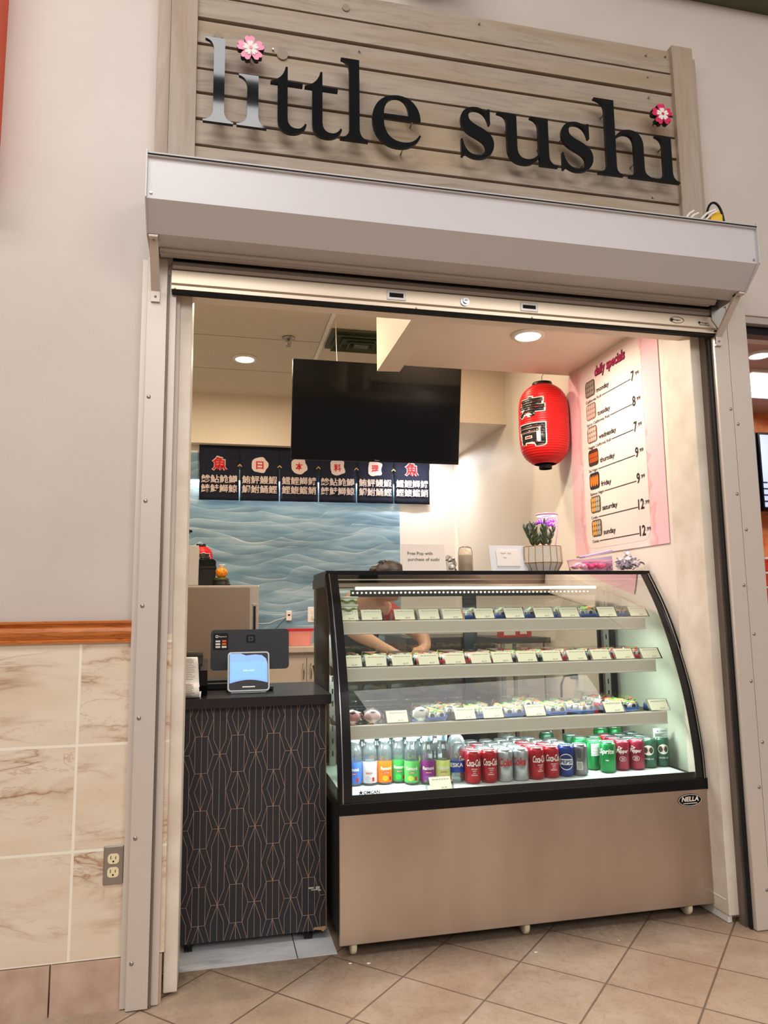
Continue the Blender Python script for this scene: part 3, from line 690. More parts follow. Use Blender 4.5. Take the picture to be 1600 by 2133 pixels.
for k in range(3):
    a = .03 + k * .045
    mb = MB(); x0, x1, y0, y1 = .655 + a, 1.06 - a, 1.59 + a * .8, 1.90 - a * .8; zt = 2.786; zb = 2.764 - k * .006
    V = [(x0 + .02, y0 + .02, zt), (x1 - .02, y0 + .02, zt), (x1 - .02, y1 - .02, zt), (x0 + .02, y1 - .02, zt), (x0, y0, zb), (x1, y0, zb), (x1, y1, zb), (x0, y1, zb)]
    mb.add(V, [(0, 1, 5, 4), (1, 2, 6, 5), (2, 3, 7, 6), (3, 0, 4, 7)]); mb.build('louvre', M['vent'], t, th=.003)
mb = MB(); mb.box((.81, 1.715, 2.755), (.90, 1.775, 2.786)); mb.build('centre_cone', M['vent'], t)
t = thing('sprinkler_head', (.42, 1.79, 2.74), 'small metal fire sprinkler head hanging from the speckled ceiling', 'sprinkler')
mb = MB(); mb.lathe([(.038, 0), (.036, -.010), (.012, -.012)], (.42, 1.79, 2.799), 24); mb.build('escutcheon', M['zinc'], t)
mb = MB(); mb.cyl((.42, 1.79, 2.757), .007, .032, seg=12); mb.tube([(.408, 1.79, 2.775), (.404, 1.79, 2.762), (.42, 1.79, 2.748)], .002, 6); mb.tube([(.432, 1.79, 2.775), (.436, 1.79, 2.762), (.42, 1.79, 2.748)], .002, 6); mb.cyl((.42, 1.79, 2.745), .016, .003, seg=16); mb.build('deflector', M['zinc'], t)

# ------------------------------------------------------------------ television
t = thing('television', (.90, 1.5, 2.0), 'large black flat screen television hanging from the ceiling, switched off', 'television')
T = Matrix.Translation((.90, 1.50, 2.278)) @ Matrix.Rotation(math.radians(10), 4, 'X')
mb = MB(); mb.box((-.489, -.012, -.278), (.489, .012, .278), 0, T, bev=.004); mb.box((-.40, .012, -.20), (.40, .045, .16), 0, T); mb.build('housing', M['black'], t)
mb = MB(); mb.box((-.483, -.0145, -.262), (.483, -.0125, .273), 0, T); mb.build('screen', mat('tv_screen', rgb(6, 6, 7), .12, spec=.35), t)
mb = MB(); mb.text('Hisense', (0, 0, 0), (1, 0, 0), (0, 0, 1), .006, 0, align='C'); mb.v = [tuple(T @ Vector((v[0], v[1] - .0135, v[2] - .271))) for v in mb.v]; mb.build('maker_name', mat('silver_print', rgb(190, 190, 190), .4), t)
mb = MB(); mb.cyl((1.06, 1.56, 2.42), .018, .38, seg=16); mb.box((1.00, 1.51, 2.787), (1.12, 1.61, 2.8)); mb.build('ceiling_mount', M['black'], t)
mb = MB(); mb.tube([(.655, 1.47, 2.80), (.657, 1.47, 2.68), (.662, 1.47, 2.55)], .0018, 6); mb.build('white_cable', M['paper'], t)

# ------------------------------------------------------------------ noren curtain
M['navy'] = noisy('navy_cloth', rgb(14, 18, 36), rgb(20, 24, 44), 40, .9, bump=.2)
M['nred'] = mat('noren_red', rgb(196, 26, 34), .8); M['nwhite'] = mat('noren_white', rgb(214, 196, 190), .85)
t = thing('noren_curtain', (.78, 3.14, 2.0), 'navy split door curtain printed with red and white Japanese characters, hung under the soffit', 'curtain')
px0, px1 = -.114, 1.690; PW = (px1 - px0) / 6
rows = [('鯵鮎鮠鱒', '鰆鮭鰤鯨'), ('鮪鮃鰻鰕', '鯛鮒鯒鰹'), ('鱈鯉鰤鯖', '鰹鰒鰡鮹')]
tops = ['魚', '日', '本', '料', '理', '魚']
NY = 3.13
def blob(cx, cz, r, seed, n=40):
    return [(cx + r * (1 + .10 * math.sin(4 * a + seed) + .05 * math.sin(7 * a + seed)) * (abs(math.cos(a)) ** .7) * (1 if math.cos(a) > 0 else -1), cz + r * 1.02 * (1 + .08 * math.sin(5 * a + seed)) * (abs(math.sin(a)) ** .7) * (1 if math.sin(a) > 0 else -1)) for a in [2 * PI * k / n for k in range(n)]]
for k in range(6):
    xa = px0 + k * PW; xb = xa + PW; g = .0045 if k not in () else 0
    ztop = 2.418; zb = 1.999
    nx, nz = 10, 14; mb = MB(); V = []; Fs = []
    def yy(x, z): return NY + .006 * math.sin((x - xa) * 34 + k) * (ztop - z) * 1.6
    for j in range(nz + 1):
        for i in range(nx + 1):
            z = ztop + (zb - ztop) * j / nz; gg = g if z < 2.27 else 0
            x = (xa + gg) + (PW - 2 * gg) * i / nx; V.append((x, yy(x, z), z))
    for j in range(nz):
        for i in range(nx): Fs.append((j * (nx + 1) + i, j * (nx + 1) + i + 1, (j + 1) * (nx + 1) + i + 1, (j + 1) * (nx + 1) + i))
    mb.add(V, Fs, 0, True); pn = mb.build('cloth_panel', M['navy'], t, th=.002)
    cx = (xa + xb) / 2; mb = MB(); m2 = MB()
    if tops[k] == '魚':
        mb.text(tops[k], (cx, NY, 2.222), (1, 0, 0), (0, 0, 1), .115, 0, align='C', w=.118, off=.058, lift=.005, hfull=True)
        m2.text(tops[k], (cx, NY, 2.228), (1, 0, 0), (0, 0, 1), .100, 0, align='C', w=.104, off=.028, lift=.0075, hfull=True)
    else:
        fill_extrude(mb, [blob(cx, 2.275, .058, k * 1.3)], (0, NY - .006, 0), 1, 1, .001)
        m2.text(tops[k], (cx, NY, 2.243), (1, 0, 0), (0, 0, 1), .060, 0, align='C', w=.056, off=.022, lift=.0075, hfull=True)
    for r_, row in enumerate(rows[k % 3]):
        mb.text(row, (cx, NY, 2.128 - r_ * .072), (1, 0, 0), (0, 0, 1), .062, 0, align='C', w=PW * .88, off=.014, lift=.0105, hfull=True)
    mb.build('white_print', M['nwhite'], pn); m2.build('red_print', M['nred'], pn)
    if k: mb = MB(); mb.prism([(xa - .018, 2.262), (xa, 2.280), (xa + .018, 2.262), (xa + .014, 2.256), (xa, 2.270), (xa - .014, 2.256)], 1, NY - .006, NY - .002); mb.build('stitch_tab', mat('tab_tan', rgb(190, 150, 90), .8), t)

# ------------------------------------------------------------------ lanterns
M['lred'] = mat('lantern_red', rgb(206, 20, 22), .38); M['lantern_black'] = mat('lantern_black', rgb(22, 22, 20), .4)
def lantern(name, c, R, H, rib, label, yaw, scale_text=1.0):
    t = thing(name, (c[0], c[1], c[2]), label, 'lantern')
    n = 180; prof = []
    def rad(u):
        x = abs(2 * u - 1); return R * (1 - .53 * x ** 5.5) * (1 - .05 * x * x)
    for i in range(n + 1):
        u = i / n; r = rad(u); r += .0026 * abs(math.sin(u * PI * rib)); prof.append((r, H * u))
    mb = MB(); mb.lathe(prof, c, 48, 0, cap=False); mb.build('paper_body', M['lred'], t)
    rt = rad(1)
    mb = MB(); mb.lathe([(rt * .86, .0), (rt * .94, .0), (rt * .90, .022), (rt * .84, .022), (rt * .84, 0)], (c[0], c[1], c[2] + H - .004), 32, cap=False)
    mb.lathe([(.001, 0.012), (rt * .88, .012)], (c[0], c[1], c[2] + H - .004), 32, cap=False); mb.build('top_ring', M['lantern_black'], t)
    mb = MB(); mb.lathe([(rt * .55, -.026), (rt * .58, -.026), (rt * .60, .006), (rt * .55, .006), (rt * .55, -.026)], c, 32, cap=False); mb.build('bottom_ring', M['lantern_black'], t)
    def wrap(body, zc, h, w, off, out, mname, mm):
        V, Fc, (x0, x1, y0, y1) = text_geo(body, off, 4)
        bm = bmesh.new(); vs = [bm.verts.new((((v[0] - (x0 + x1) / 2) / (x1 - x0)) * w, ((v[1] - (y0 + y1) / 2) / (y1 - y0)) * h, 0)) for v in V]
        for f in Fc:
            try: bm.faces.new([vs[i] for i in f])
            except ValueError: pass
        bmesh.ops.triangulate(bm, faces=bm.faces[:])
        for _ in range(5):
            es = [e for e in bm.edges if e.calc_length() > .014]
            if not es: break
            bmesh.ops.subdivide_edges(bm, edges=es, cuts=1); bmesh.ops.triangulate(bm, faces=bm.faces[:])
        bm.verts.index_update(); P = []
        for v in bm.verts:
            z = zc + v.co.y; u = max(0, min(1, z / H)); r = rad(u) + .0026 * abs(math.sin(u * PI * rib)) + out
            a = yaw + v.co.x / R; P.append((c[0] + r * math.cos(a), c[1] + r * math.sin(a), c[2] + z))
        mb = MB(); mb.add(P, [[v.index for v in f.verts] for f in bm.faces], 0, False); bm.free(); mb.build(mname, mm, t)
    for ch, zc in (('寿', .665 * H), ('司', .325 * H)):
        wrap(ch, zc, .300 * H, 1.28 * R, .064, .0012, 'white_outline', M['paper']); wrap(ch, zc, .275 * H, 1.18 * R, .032, .0026, 'black_character', M['lantern_black'])
    return t
LC = (1.762, 1.17, 1.945); t = lantern('paper_lantern', LC, .134, .440, 34, 'large red paper lantern with black Japanese characters hanging beside the menu poster', math.radians(-146))
mb = MB(); mb.tube([(1.762, 1.17, 2.40), (1.762, 1.17, 2.445), (1.770, 1.17, 2.45), (1.765, 1.17, 2.47), (1.757, 1.17, 2.46)], .0016, 6); mb.tube([(1.762, 1.17, 2.465), (1.762, 1.17, 2.80)], .0012, 6); mb.tube([(1.70, 1.17, 2.385), (1.762, 1.17, 2.402), (1.824, 1.17, 2.385)], .0015, 6); mb.build('hanging_wire', M['black'], t)

# ------------------------------------------------------------------ menu poster on the right wall
XP = 1.903
def poster_mat():
    m = mat('poster_paper', rgb(244, 226, 222), .35); t = NT(m)
    p = t.pos('YZX'); sp = t.n('ShaderNodeSeparateXYZ'); t.l(p, sp.inputs[0])
    dy = t.math('ABSOLUTE', t.math('SUBTRACT', sp.outputs[0], .72)); n = t.noise(p, 4, 5, .6, 1.)
    e = t.math('ADD', t.math('MULTIPLY', dy, 2.3), t.math('MULTIPLY', n, .55))
    c = t.ramp(e, [(.84, rgb(244, 224, 220)), (.98, rgb(236, 168, 170)), (1.2, rgb(242, 196, 202))])
    t.l(c, t.b.inputs['Base Color']); return m
def pt(y, z, dx=0.): return (XP - dx, y, z)
t = thing('menu_poster', (XP, .73, 1.40), 'tall pink and white daily specials menu poster on the right wall', 'poster')
mb = MB(); mb.box((XP, .293, 1.437), (XP - .002, 1.135, 2.425)); mb.build('poster_sheet', poster_mat(), t)
mb = MB(); P = rrect(.425, 1.465, 1.005, 2.385, .06); mb.add([(XP - .0026, a, b) for a, b in P], [tuple(range(len(P)))]); mb.build('white_panel', mat('poster_white', rgb(240, 222, 216), .35), t)
ROWS = [('monday', 'California Roll', '7', (94, 84, 78), (150, 140, 130)), ('tuesday', 'Spicy California Roll', '8', (150, 110, 96), (190, 170, 160)), ('wednesday', 'Veggie California Roll', '7', (120, 84, 66), (200, 180, 170)),
        ('thursday', 'Eel Nigiri', '9', (60, 46, 40), (190, 90, 40)), ('friday', 'Salmon Nigiri', '9', (40, 34, 32), (240, 120, 30)), ('saturday', 'Combo', '12', (90, 80, 60), (230, 160, 70)), ('sunday', 'Combo', '12', (90, 80, 60), (230, 160, 70))]
Ux = (0, -1, 0); Vz = (0, 0, 1); TX = MB(); 
SW = [.155, .225, .225, .085, .135, .065, .065]
for i, (d, s, p, c1, c2) in enumerate(ROWS):
    z = 2.258 - i * .1215
    TX.text(d, (XP, .832, z), Ux, Vz, .024, 0, w=[.122, .122, .166, .142, .098, .142, .114][i], lift=.004, off=.022)
    TX.text(s, (XP, .945, z - .034), Ux, Vz, .014, 0, w=SW[i], lift=.004, off=.012)
    x_end = .945 - SW[i] - .008
    TX.add([pt(x_end, z - .030, .004), pt(.515, z - .030, .004), pt(.515, z - .0265, .004), pt(x_end, z - .0265, .004)], [(0, 1, 2, 3)])
    TX.text(p, (XP, .512, z - .040), Ux, Vz, .046, 0, w=.026 if len(p) == 1 else .048, lift=.004, off=.02)
    TX.text('.99', (XP, .482 - (.0 if len(p) == 1 else .022), z - .022), Ux, Vz, .016, 0, w=.036, lift=.004, off=.012)
    mb = MB(); zc0 = z + .038; P = rrect(.846, zc0 - .043, .946, zc0 + .043, .018); mb.add([(XP - .0035, a, b) for a, b in P], [tuple(range(len(P)))], 0)
    nb = 3 if i not in (3, 4) else (2 if i == 3 else 1)
    for a in range(4 if i != 3 else 5):
        for b in range(nb):
            yc = .928 - a * (.0205 if i != 3 else .0170); zc = zc0 + (b - (nb - 1) / 2) * .025
            hh = .015 if i != 4 else .034
            k = 1 if not (i >= 5 and a >= 2) else 2
            rq = random.Random(i * 50 + a * 7 + b)
            P = [(yc + .0098 * math.cos(q) * (1 + .15 * rq.random()), zc + hh * .8 * math.sin(q) * (1 + .15 * rq.random())) for q in [2 * PI * j / 10 for j in range(10)]]
            mb.add([(XP - .0042, a_, b_) for a_, b_ in P], [tuple(range(10))], k)
    mb.build('dish_picture', [mat('dish_dark_%d' % i, rgb(*c1), .4), mat('dish_food_%d' % i, rgb(*c2), .4), mat('dish_white', rgb(176, 166, 150), .5)], t)
TX.build('menu_text', M['ink'], t)
mb = MB(); mb.text('daily specials', (XP, .842, 2.346), Ux, Vz, .048, 0, w=.290, lift=.0045, off=.045, shear=.1); mb.build('heading_outline', M['ink'], t)
mb = MB(); mb.text('daily specials', (XP, .840, 2.348), Ux, Vz, .046, 0, w=.284, lift=.0055, off=.018, shear=.1); mb.build('heading', mat('heading_pink', rgb(190, 40, 90), .4), t)

# ------------------------------------------------------------------ back of the shop: fridge and what stands on it
t = thing('upright_fridge', (-.2, 2.5, 0), 'grey-brown metal fridge behind the counter with pale frame and recessed handle', 'fridge')
mb = MB(); mb.box((-.50, 2.21, .03), (.285, 2.85, 1.330), bev=.006); mb.build('cabinet', M['fridge_frame'], t)
mb = MB(); mb.box((-.50, 2.190, .08), (.228, 2.21, 1.318), bev=.004); mb.build('door', M['fridge_door'], t)
mb = MB(); mb.box((.246, 2.204, .66), (.270, 2.212, 1.215), 0, bev=.004); mb.box((.251, 2.200, .68), (.265, 2.206, 1.20), 1); mb.build('recessed_handle', [M['zinc'], M['rubber']], t)
mb = MB(); mb.box((-.145, 2.215, 1.331), (-.086, 2.45, 1.577), bev=.003); o = mb.build('white_carton', mat('grey_white_carton', rgb(190, 186, 180), .6)); tag(o, 'pale grey upright carton standing on the fridge beside the jamb', 'box')
mb = MB(); mb.box((-.084, 2.30, 1.331), (.018, 2.46, 1.437), bev=.004); mb.box((-.088, 2.296, 1.437), (.024, 2.464, 1.452), bev=.003); o = mb.build('storage_bin', M['black_matte']); tag(o, 'black lidded storage bin on the fridge under the small lantern', 'storage bin')
mb = MB(); P = [(-.10, 1.453), (.020, 1.453), (.020, 1.485)] + [(.020 - .12 * k / 8, 1.485 + .016 * math.sin(PI * .5 + PI * .5 * k / 8 * .5)) for k in range(1, 9)]; mb.prism(P, 1, 2.33, 2.43); o = mb.build('black_pouch', M['black']); tag(o, 'small black curved case lying on the storage bin', 'case')
lantern('small_lantern', (-.078, 2.53, 1.37), .077, .225, 16, 'small red lantern on the fridge half hidden by a carton', math.radians(-75))
t = thing('figurine', (.055, 2.28, 1.331), 'orange round ornament with white top on a dark carved stand on the fridge', 'ornament')
mb = MB(); mb.lathe([(.055, 0), (.060, .006), (.048, .014), (.052, .022), (.044, .030)], (.055, 2.30, 1.331), 20); mb.build('dark_stand', mat('dark_carved', rgb(26, 22, 18), .4), t)
mb = MB(); mb.lathe([(.044, 0), (.050, .012), (.040, .022)], (.055, 2.30, 1.359), 20); mb.build('green_base', mat('olive_glass', rgb(70, 74, 34), .3), t)
mb = MB(); mb.ball((.055, 2.30, 1.412), .038, 20, 12, 0, (1.0, 1, .92)); mb.build('orange_body', mat('amber', rgb(226, 140, 16), .25), t)
mb = MB(); mb.lathe([(.016, 0), (.012, .008), (.018, .014), (.024, .022), (.001, .023)], (.055, 2.30, 1.443), 16); mb.build('white_top', M['paper'], t)
mb = MB()
for a in range(7): mb.ball((.055 + .032 * math.sin(a * .5 - 1.5), 2.265, 1.40 + .03 * ((a * 37) % 10 / 10)), .003, 6, 4)
mb.build('red_marks', mat('dark_red', rgb(150, 30, 10), .5), t)
t = thing('wall_camera', (-.14, 2.9, 1.72), 'small black device fixed high by the left jamb', 'camera')
mb = MB(); mb.box((-.20, 2.60, 1.690), (-.152, 2.66, 1.72), bev=.006); mb.box((-.165, 2.61, 1.70), (-.138, 2.64, 1.715), bev=.004); mb.box((-.30, 2.625, 1.335), (-.285, 2.64, 1.71)); mb.box((-.30, 2.625, 1.69), (-.19, 2.64, 1.705)); mb.build('camera_body', M['black'], t)

# back counter with cupboards
t = thing('back_cupboard', (1.0, 2.9, 0), 'white base cupboards with slim bar handles under the pale worktop at the back wall', 'cupboard')
M['cup'] = mat('cupboard_white', rgb(206, 190, 170), .45)
mb = MB(); mb.box((.29, 2.76, .08), (1.22, 3.16, .879)); mb.build('carcass', M['cup'], t)
for xa, xb, hx in ((.335, .649, .628), (.653, .93, .680), (.935, 1.21, .96)):
    mb = MB(); mb.box((xa, 2.742, .10), (xb, 2.76, .842), bev=.003); d = mb.build('cupboard_door', M['cup'], t)
    mb = MB(); mb.tube([(hx, 2.742, .70), (hx, 2.722, .705), (hx, 2.718, .75), (hx, 2.722, .795), (hx, 2.742, .80)], .005, 8); mb.build('handle', M['zinc'], d)
mb = MB(); mb.box((.29, 2.70, .880), (1.22, 3.165, .92), bev=.006); o = mb.build('worktop', mat('pale_worktop', rgb(196, 180, 162), .4)); tag(o, 'pale stone worktop along the wave wallpaper', 'worktop')
t = thing('food_container', (.615, 2.92, .921), 'large clear food tub with red lid on the back worktop', 'container')
M['pinkclear'] = mat('pink_tub', rgb(232, 150, 140), .3, trans=.0)
mb = MB(); mb.prism(rrect(.533, 2.84, .697, 3.02, .03), 2, .922, .9221); 
def frust(mb, x0, y0, x1, y1, z0, z1, ins, r=.02, mi=0):
    a = rrect(x0 + ins, y0 + ins, x1 - ins, y1 - ins, r); b = rrect(x0, y0, x1, y1, r); n = len(a)
    V = [(p[0], p[1], z0) for p in a] + [(p[0], p[1], z1) for p in b]
    mb.add(V, [(i, (i + 1) % n, n + (i + 1) % n, n + i) for i in range(n)], mi, True); mb.add(V, [tuple(range(n))[::-1]], mi)
    return mb
mb = MB(); frust(mb, .520, 2.83, .712, 3.03, .921, 1.028, .012, .03); mb.build('tub', M['pinkclear'], t)
mb = MB(); mb.prism(rrect(.514, 2.824, .718, 3.036, .03), 2, 1.026, 1.040); mb.build('lid', mat('red_lid', rgb(196, 30, 44), .3), t)
t = duplex('back_outlet', .746, 3.166, 1.137, M['paper'], M['paper'], 'white duplex outlet on wave wallpaper next to the display case', .07, .115)
mb = MB(); mb.box((.745, 3.12, 1.100), (.785, 3.157, 1.135), bev=.006); o = mb.build('plug_adapter', M['paper']); tag(o, 'white plug in the outlet beside the display case', 'plug')
t = thing('timer_plug', (.566, 3.15, 1.09), 'small white timer plug with wires on the wave wallpaper', 'plug')
mb = MB(); mb.box((.546, 3.135, 1.095), (.586, 3.166, 1.168), bev=.004); mb.build('plug_body', M['paper'], t)
mb = MB(); mb.box((.558, 3.132, 1.132), (.574, 3.136, 1.142)); mb.build('display', M['black'], t)
mb = MB(); mb.tube([(.546, 3.14, 1.12), (.47, 3.14, 1.10), (.42, 3.14, 1.078), (.36, 3.14, 1.076), (.30, 3.14, 1.078)], .002, 6); mb.build('white_wire', M['paper'], t)
mb = MB(); mb.tube([(.548, 3.14, 1.118), (.50, 3.14, 1.07), (.44, 3.14, 1.0), (.40, 3.14, .925)], .002, 6); mb.build('black_wire', M['black'], t)

# ------------------------------------------------------------------ counter with geometric front
t = thing('service_counter', (.165, .5, 0), 'dark cabinet counter on casters, its front papered with thin copper geometric lines', 'counter')
CY = .30
M['cab'] = noisy('charcoal_laminate', rgb(36, 36, 42), rgb(42, 41, 47), 90, .55)
M['copper'] = mat('copper_line', rgb(178, 146, 124), .6)
mb = MB(); mb.box((-.115, CY, .035), (.418, .74, .826), 0)
# line pattern
_sg = [0]
def seg(mb, a, b, w=.0006):
    _sg[0] += 1; yo = .0004 + .0000035 * _sg[0]
    d = Vector((b[0] - a[0], b[1] - a[1])); 
    if d.length < 1e-6: return
    nrm = Vector((-d.y, d.x)).normalized() * w
    x0, x1, z0, z1 = -.115, .4165, .036, .825
    # clip to the panel
    t0, t1 = 0., 1.
    for p, q in ((-d.x, a[0] - x0), (d.x, x1 - a[0]), (-d.y, a[1] - z0), (d.y, z1 - a[1])):
        if abs(p) < 1e-9:
            if q < 0: return
        else:
            r = q / p
            if p < 0: t0 = max(t0, r)
            else: t1 = min(t1, r)
    if t0 >= t1: return
    A = (a[0] + d.x * t0, a[1] + d.y * t0); B = (a[0] + d.x * t1, a[1] + d.y * t1)
    mb.add([(A[0] + nrm.x, CY - yo, A[1] + nrm.y), (A[0] - nrm.x, CY - yo, A[1] - nrm.y), (B[0] - nrm.x, CY - yo, B[1] - nrm.y), (B[0] + nrm.x, CY - yo, B[1] + nrm.y)], [(0, 1, 2, 3)], 1)
S = .0637; b = .0222; h = .1272; z00 = .727 + 2 * h
for c in range(-2, 6):
    xA = -.0275 + c * 2 * S; xB = xA + S
    seg(mb, (xA, .03), (xA, .83)); seg(mb, (xB, .03), (xB, .83))
    for r_ in range(-1, 5):
        zt = z00 - r_ * 2 * h; zm = zt - h; zn = zt - 2 * h
        seg(mb, (xA - b, zt), (xA + b, zt)); seg(mb, (xA - b, zm), (xA + b, zm))
        for s_ in (-1, 1):
            seg(mb, (xA + s_ * b, zt), (xA + s_ * b, zm))
            seg(mb, (xA, zm), (xA + s_ * b, zm - h / 2)); seg(mb, (xA + s_ * b, zm - h / 2), (xA, zn))
            seg(mb, (xA + s_ * b, zm), (xA + s_ * (S - b), zm - h / 2)); seg(mb, (xA + s_ * (S - b), zm - h / 2), (xA + s_ * b, zn))
            zB = zt - h / 2
            seg(mb, (xB - b, zB), (xB + b, zB))
            seg(mb, (xB + s_ * b, zB), (xB + s_ * (S - b), zt)); seg(mb, (xB + s_ * b, zB), (xB + s_ * (S - b), zm))
            seg(mb, (xB, zB), (xB + s_ * b, zB - h * .46)); seg(mb, (xB + s_ * b, zB - h * .46), (xB + s_ * b, zB - h * 1.6)); seg(mb, (xB + s_ * b, zB - h * 1.6), (xB, zB - 2 * h))
mb.build('patterned_cabinet', [M['cab'], M['copper']], t)
mb = MB(); mb.box((.418, CY - .001, .04), (.4205, CY + .44, .826)); mb.build('edge_band', mat('raw_edge', rgb(140, 108, 80), .7), t)
mb = MB()
for dx, dz, w_, h_ in ((.366, .178, .018, .005), (.375, .172, .030, .003), (.392, .176, .014, .008), (.400, .168, .010, .005)): mb.box((dx - .01, CY - .0012, dz), (dx - .01 + w_, CY, dz + h_))
mb.build('chipped_paper', mat('chip_white', rgb(190, 186, 180), .8), t)
mb = MB(); mb.prism([(.372, .040), (.378, .047), (.395, .046), (.416, .048), (.420, .040), (.408, .030), (.398, .037)], 1, CY - .003, CY + .012); mb.build('broken_corner', mat('particle_board', rgb(168, 132, 96), .8), t)
mb = MB(); mb.prism(rrect(-.115, .265, .4365, .775, .008), 2, .828, .862); mb.build('worktop', mat('dark_worktop', rgb(34, 29, 30), .28), t)
for x, y in ((.357, .33), (-.06, .33), (.357, .70), (-.06, .70)):
    mb = MB(); mb.box((x - .022, y - .018, .024), (x + .022, y + .022, .038)); mb.cyl((x - .014, y, .022), .022, .028, axis=0, seg=20); mb.build('caster', M['black'], t)

# payment terminal, till and receipt printer
t = thing('customer_terminal', (.14, .40, .863), 'small white card terminal with glowing blue screen standing on the dark worktop', 'payment terminal')
T = Matrix.Translation((.140, .395, .865)) @ Matrix.Rotation(math.radians(-14), 4, 'X')
mb = MB(); mb.prism(rrect(-.078, .004, .078, .152, .012), 1, -.010, .010, 0, T); mb.box((-.065, .0, -.002), (.065, .085, .010), 0); mb.v = mb.v[:-8] + [(v[0] + .14, v[1] + .395, v[2] + .866) for v in mb.v[-8:]]
mb.build('body', mat('terminal_white', rgb(210, 214, 218), .3), t)
mb = MB(); mb.prism(rrect(-.073, .009, .073, .147, .009), 1, -.0115, -.010, 0, T); mb.build('bezel', M['black'], t)
arc = [(-.071, .040)] + [(-.071 + .142 * k / 12, .034 + .013 * math.sin(PI * k / 12)) for k in range(13)] + [(.071, .144), (.062, .1455)]
mb = MB(); mb.prism([(-.071, .034)] + [(-.071 + .142 * k / 12, .034 + .012 * math.sin(PI * k / 12)) for k in range(1, 13)] + [(.071, .034), (.071, .105), (.066, .124), (.050, .138), (.025, .141), (-.010, .138), (-.030, .1455), (-.071, .1455)], 1, -.0123, -.0115, 0, T)
scr = mb.build('screen', mat('blue_screen', rgb(120, 160, 220), .3, emit=rgb(128, 172, 238), estr=.62), t)
mb = MB(); mb.prism([(-.066, .046)] + [(-.066 + .132 * k / 8, .044 + .008 * math.sin(PI * k / 8)) for k in range(1, 9)] + [(.066, .114), (-.066, .114)], 1, -.0126, -.0123, 0, T); mb.build('screen_panel', mat('blue_screen2', rgb(120, 170, 230), .3, emit=rgb(116, 168, 244), estr=.75), scr)
mb = MB(); mb.text('little sushi', (0, 0, 0), (1, 0, 0), (0, 0, 1), .007, 0, align='C'); mb.v = [tuple(T @ Vector((v[0], v[1] - .0127, v[2] + .078))) for v in mb.v]; mb.build('screen_text', mat('screen_text', rgb(200, 220, 250), .3, emit=rgb(210, 228, 255), estr=.9), scr)
mb = MB(); mb.prism(rrect(-.024, .018, .024, .022, .0018), 1, -.0124, -.0115, 0, T); mb.build('card_slot', M['zinc'], t)

t = thing('till_display', (.146, .55, .863), 'black till screen seen from behind with payment stickers and a square emblem', 'till')
T = Matrix.Translation((.150, .50, .870)) @ Matrix.Rotation(math.radians(-6), 4, 'X')
mb = MB(); mb.prism(rrect(-.152, .072, .152, .228, .014), 1, -.008, .008, 0, T); mb.build('housing', mat('till_black', rgb(34, 37, 42), .4), t)
mb = MB(); mb.box((-.06, -.002, 0), (.06, .03, .012), 0, T); mb.box((-.035, .008, .0), (.035, .02, .12), 0, T); mb.box((-.09, .47 - .5, -.006), (.09, .12, .004), 0, T); mb.build('stand', M['black_matte'], t)
mb = MB(); mb.prism(rrect(-.143, .150, -.085, .215, .002), 1, -.009, -.008, 0, T); st = mb.build('sticker', M['black'], t)
mb = MB()
for a, b_, c_ in ((-.134, .180, 1), (-.134, .169, 0), (-.134, .158, 1)): mb.box((a, -.0096, b_), (a + .018, -.009, b_ + .007), 0, T)
mb.box((-.110, -.0096, .158), (-.092, -.009, .165), 0, T); mb.box((-.109, -.0096, .181), (-.093, -.009, .188), 1, T); mb.box((-.109, -.0096, .169), (-.093, -.009, .177), 1, T)
k0 = len(mb.v); mb.text('Square', (-.122, -.0092, .199), (1, 0, 0), (0, 0, 1), .0062, 0, w=.030); mb.v = mb.v[:k0] + [tuple(T @ Vector(v)) for v in mb.v[k0:]]
mb.prism(rrect(-.134, .197, -.124, .207, .002), 1, -.0096, -.009, 0, T); mb.prism(rrect(-.1315, .1995, -.1265, .2045, .001), 1, -.0099, -.0096, 2, T)
mb.build('sticker_print', [M['paper'], mat('card_orange', rgb(230, 96, 30), .5), M['black']], st)
mb = MB(); mb.prism(rrect(-.016, .175, .020, .207, .005), 1, -.009, -.008, 0, T); mb.prism(rrect(-.008, .182, .012, .200, .003), 1, -.0094, -.009, 1, T); mb.prism(rrect(-.002, .1875, .006, .1945, .001), 1, -.0098, -.0094, 0, T); mb.build('square_emblem', [M['black'], mat('till_grey', rgb(50, 54, 58), .4)], t)
mb = MB(); mb.box((-.02, .56, .863), (.10, .68, .900), bev=.004); mb.box((-.015, .558, .886), (.095, .56, .890), 1); o = mb.build('cash_tray', [M['black_matte'], M['zinc']]); tag(o, 'low black cash tray behind the till screen', 'cash tray')

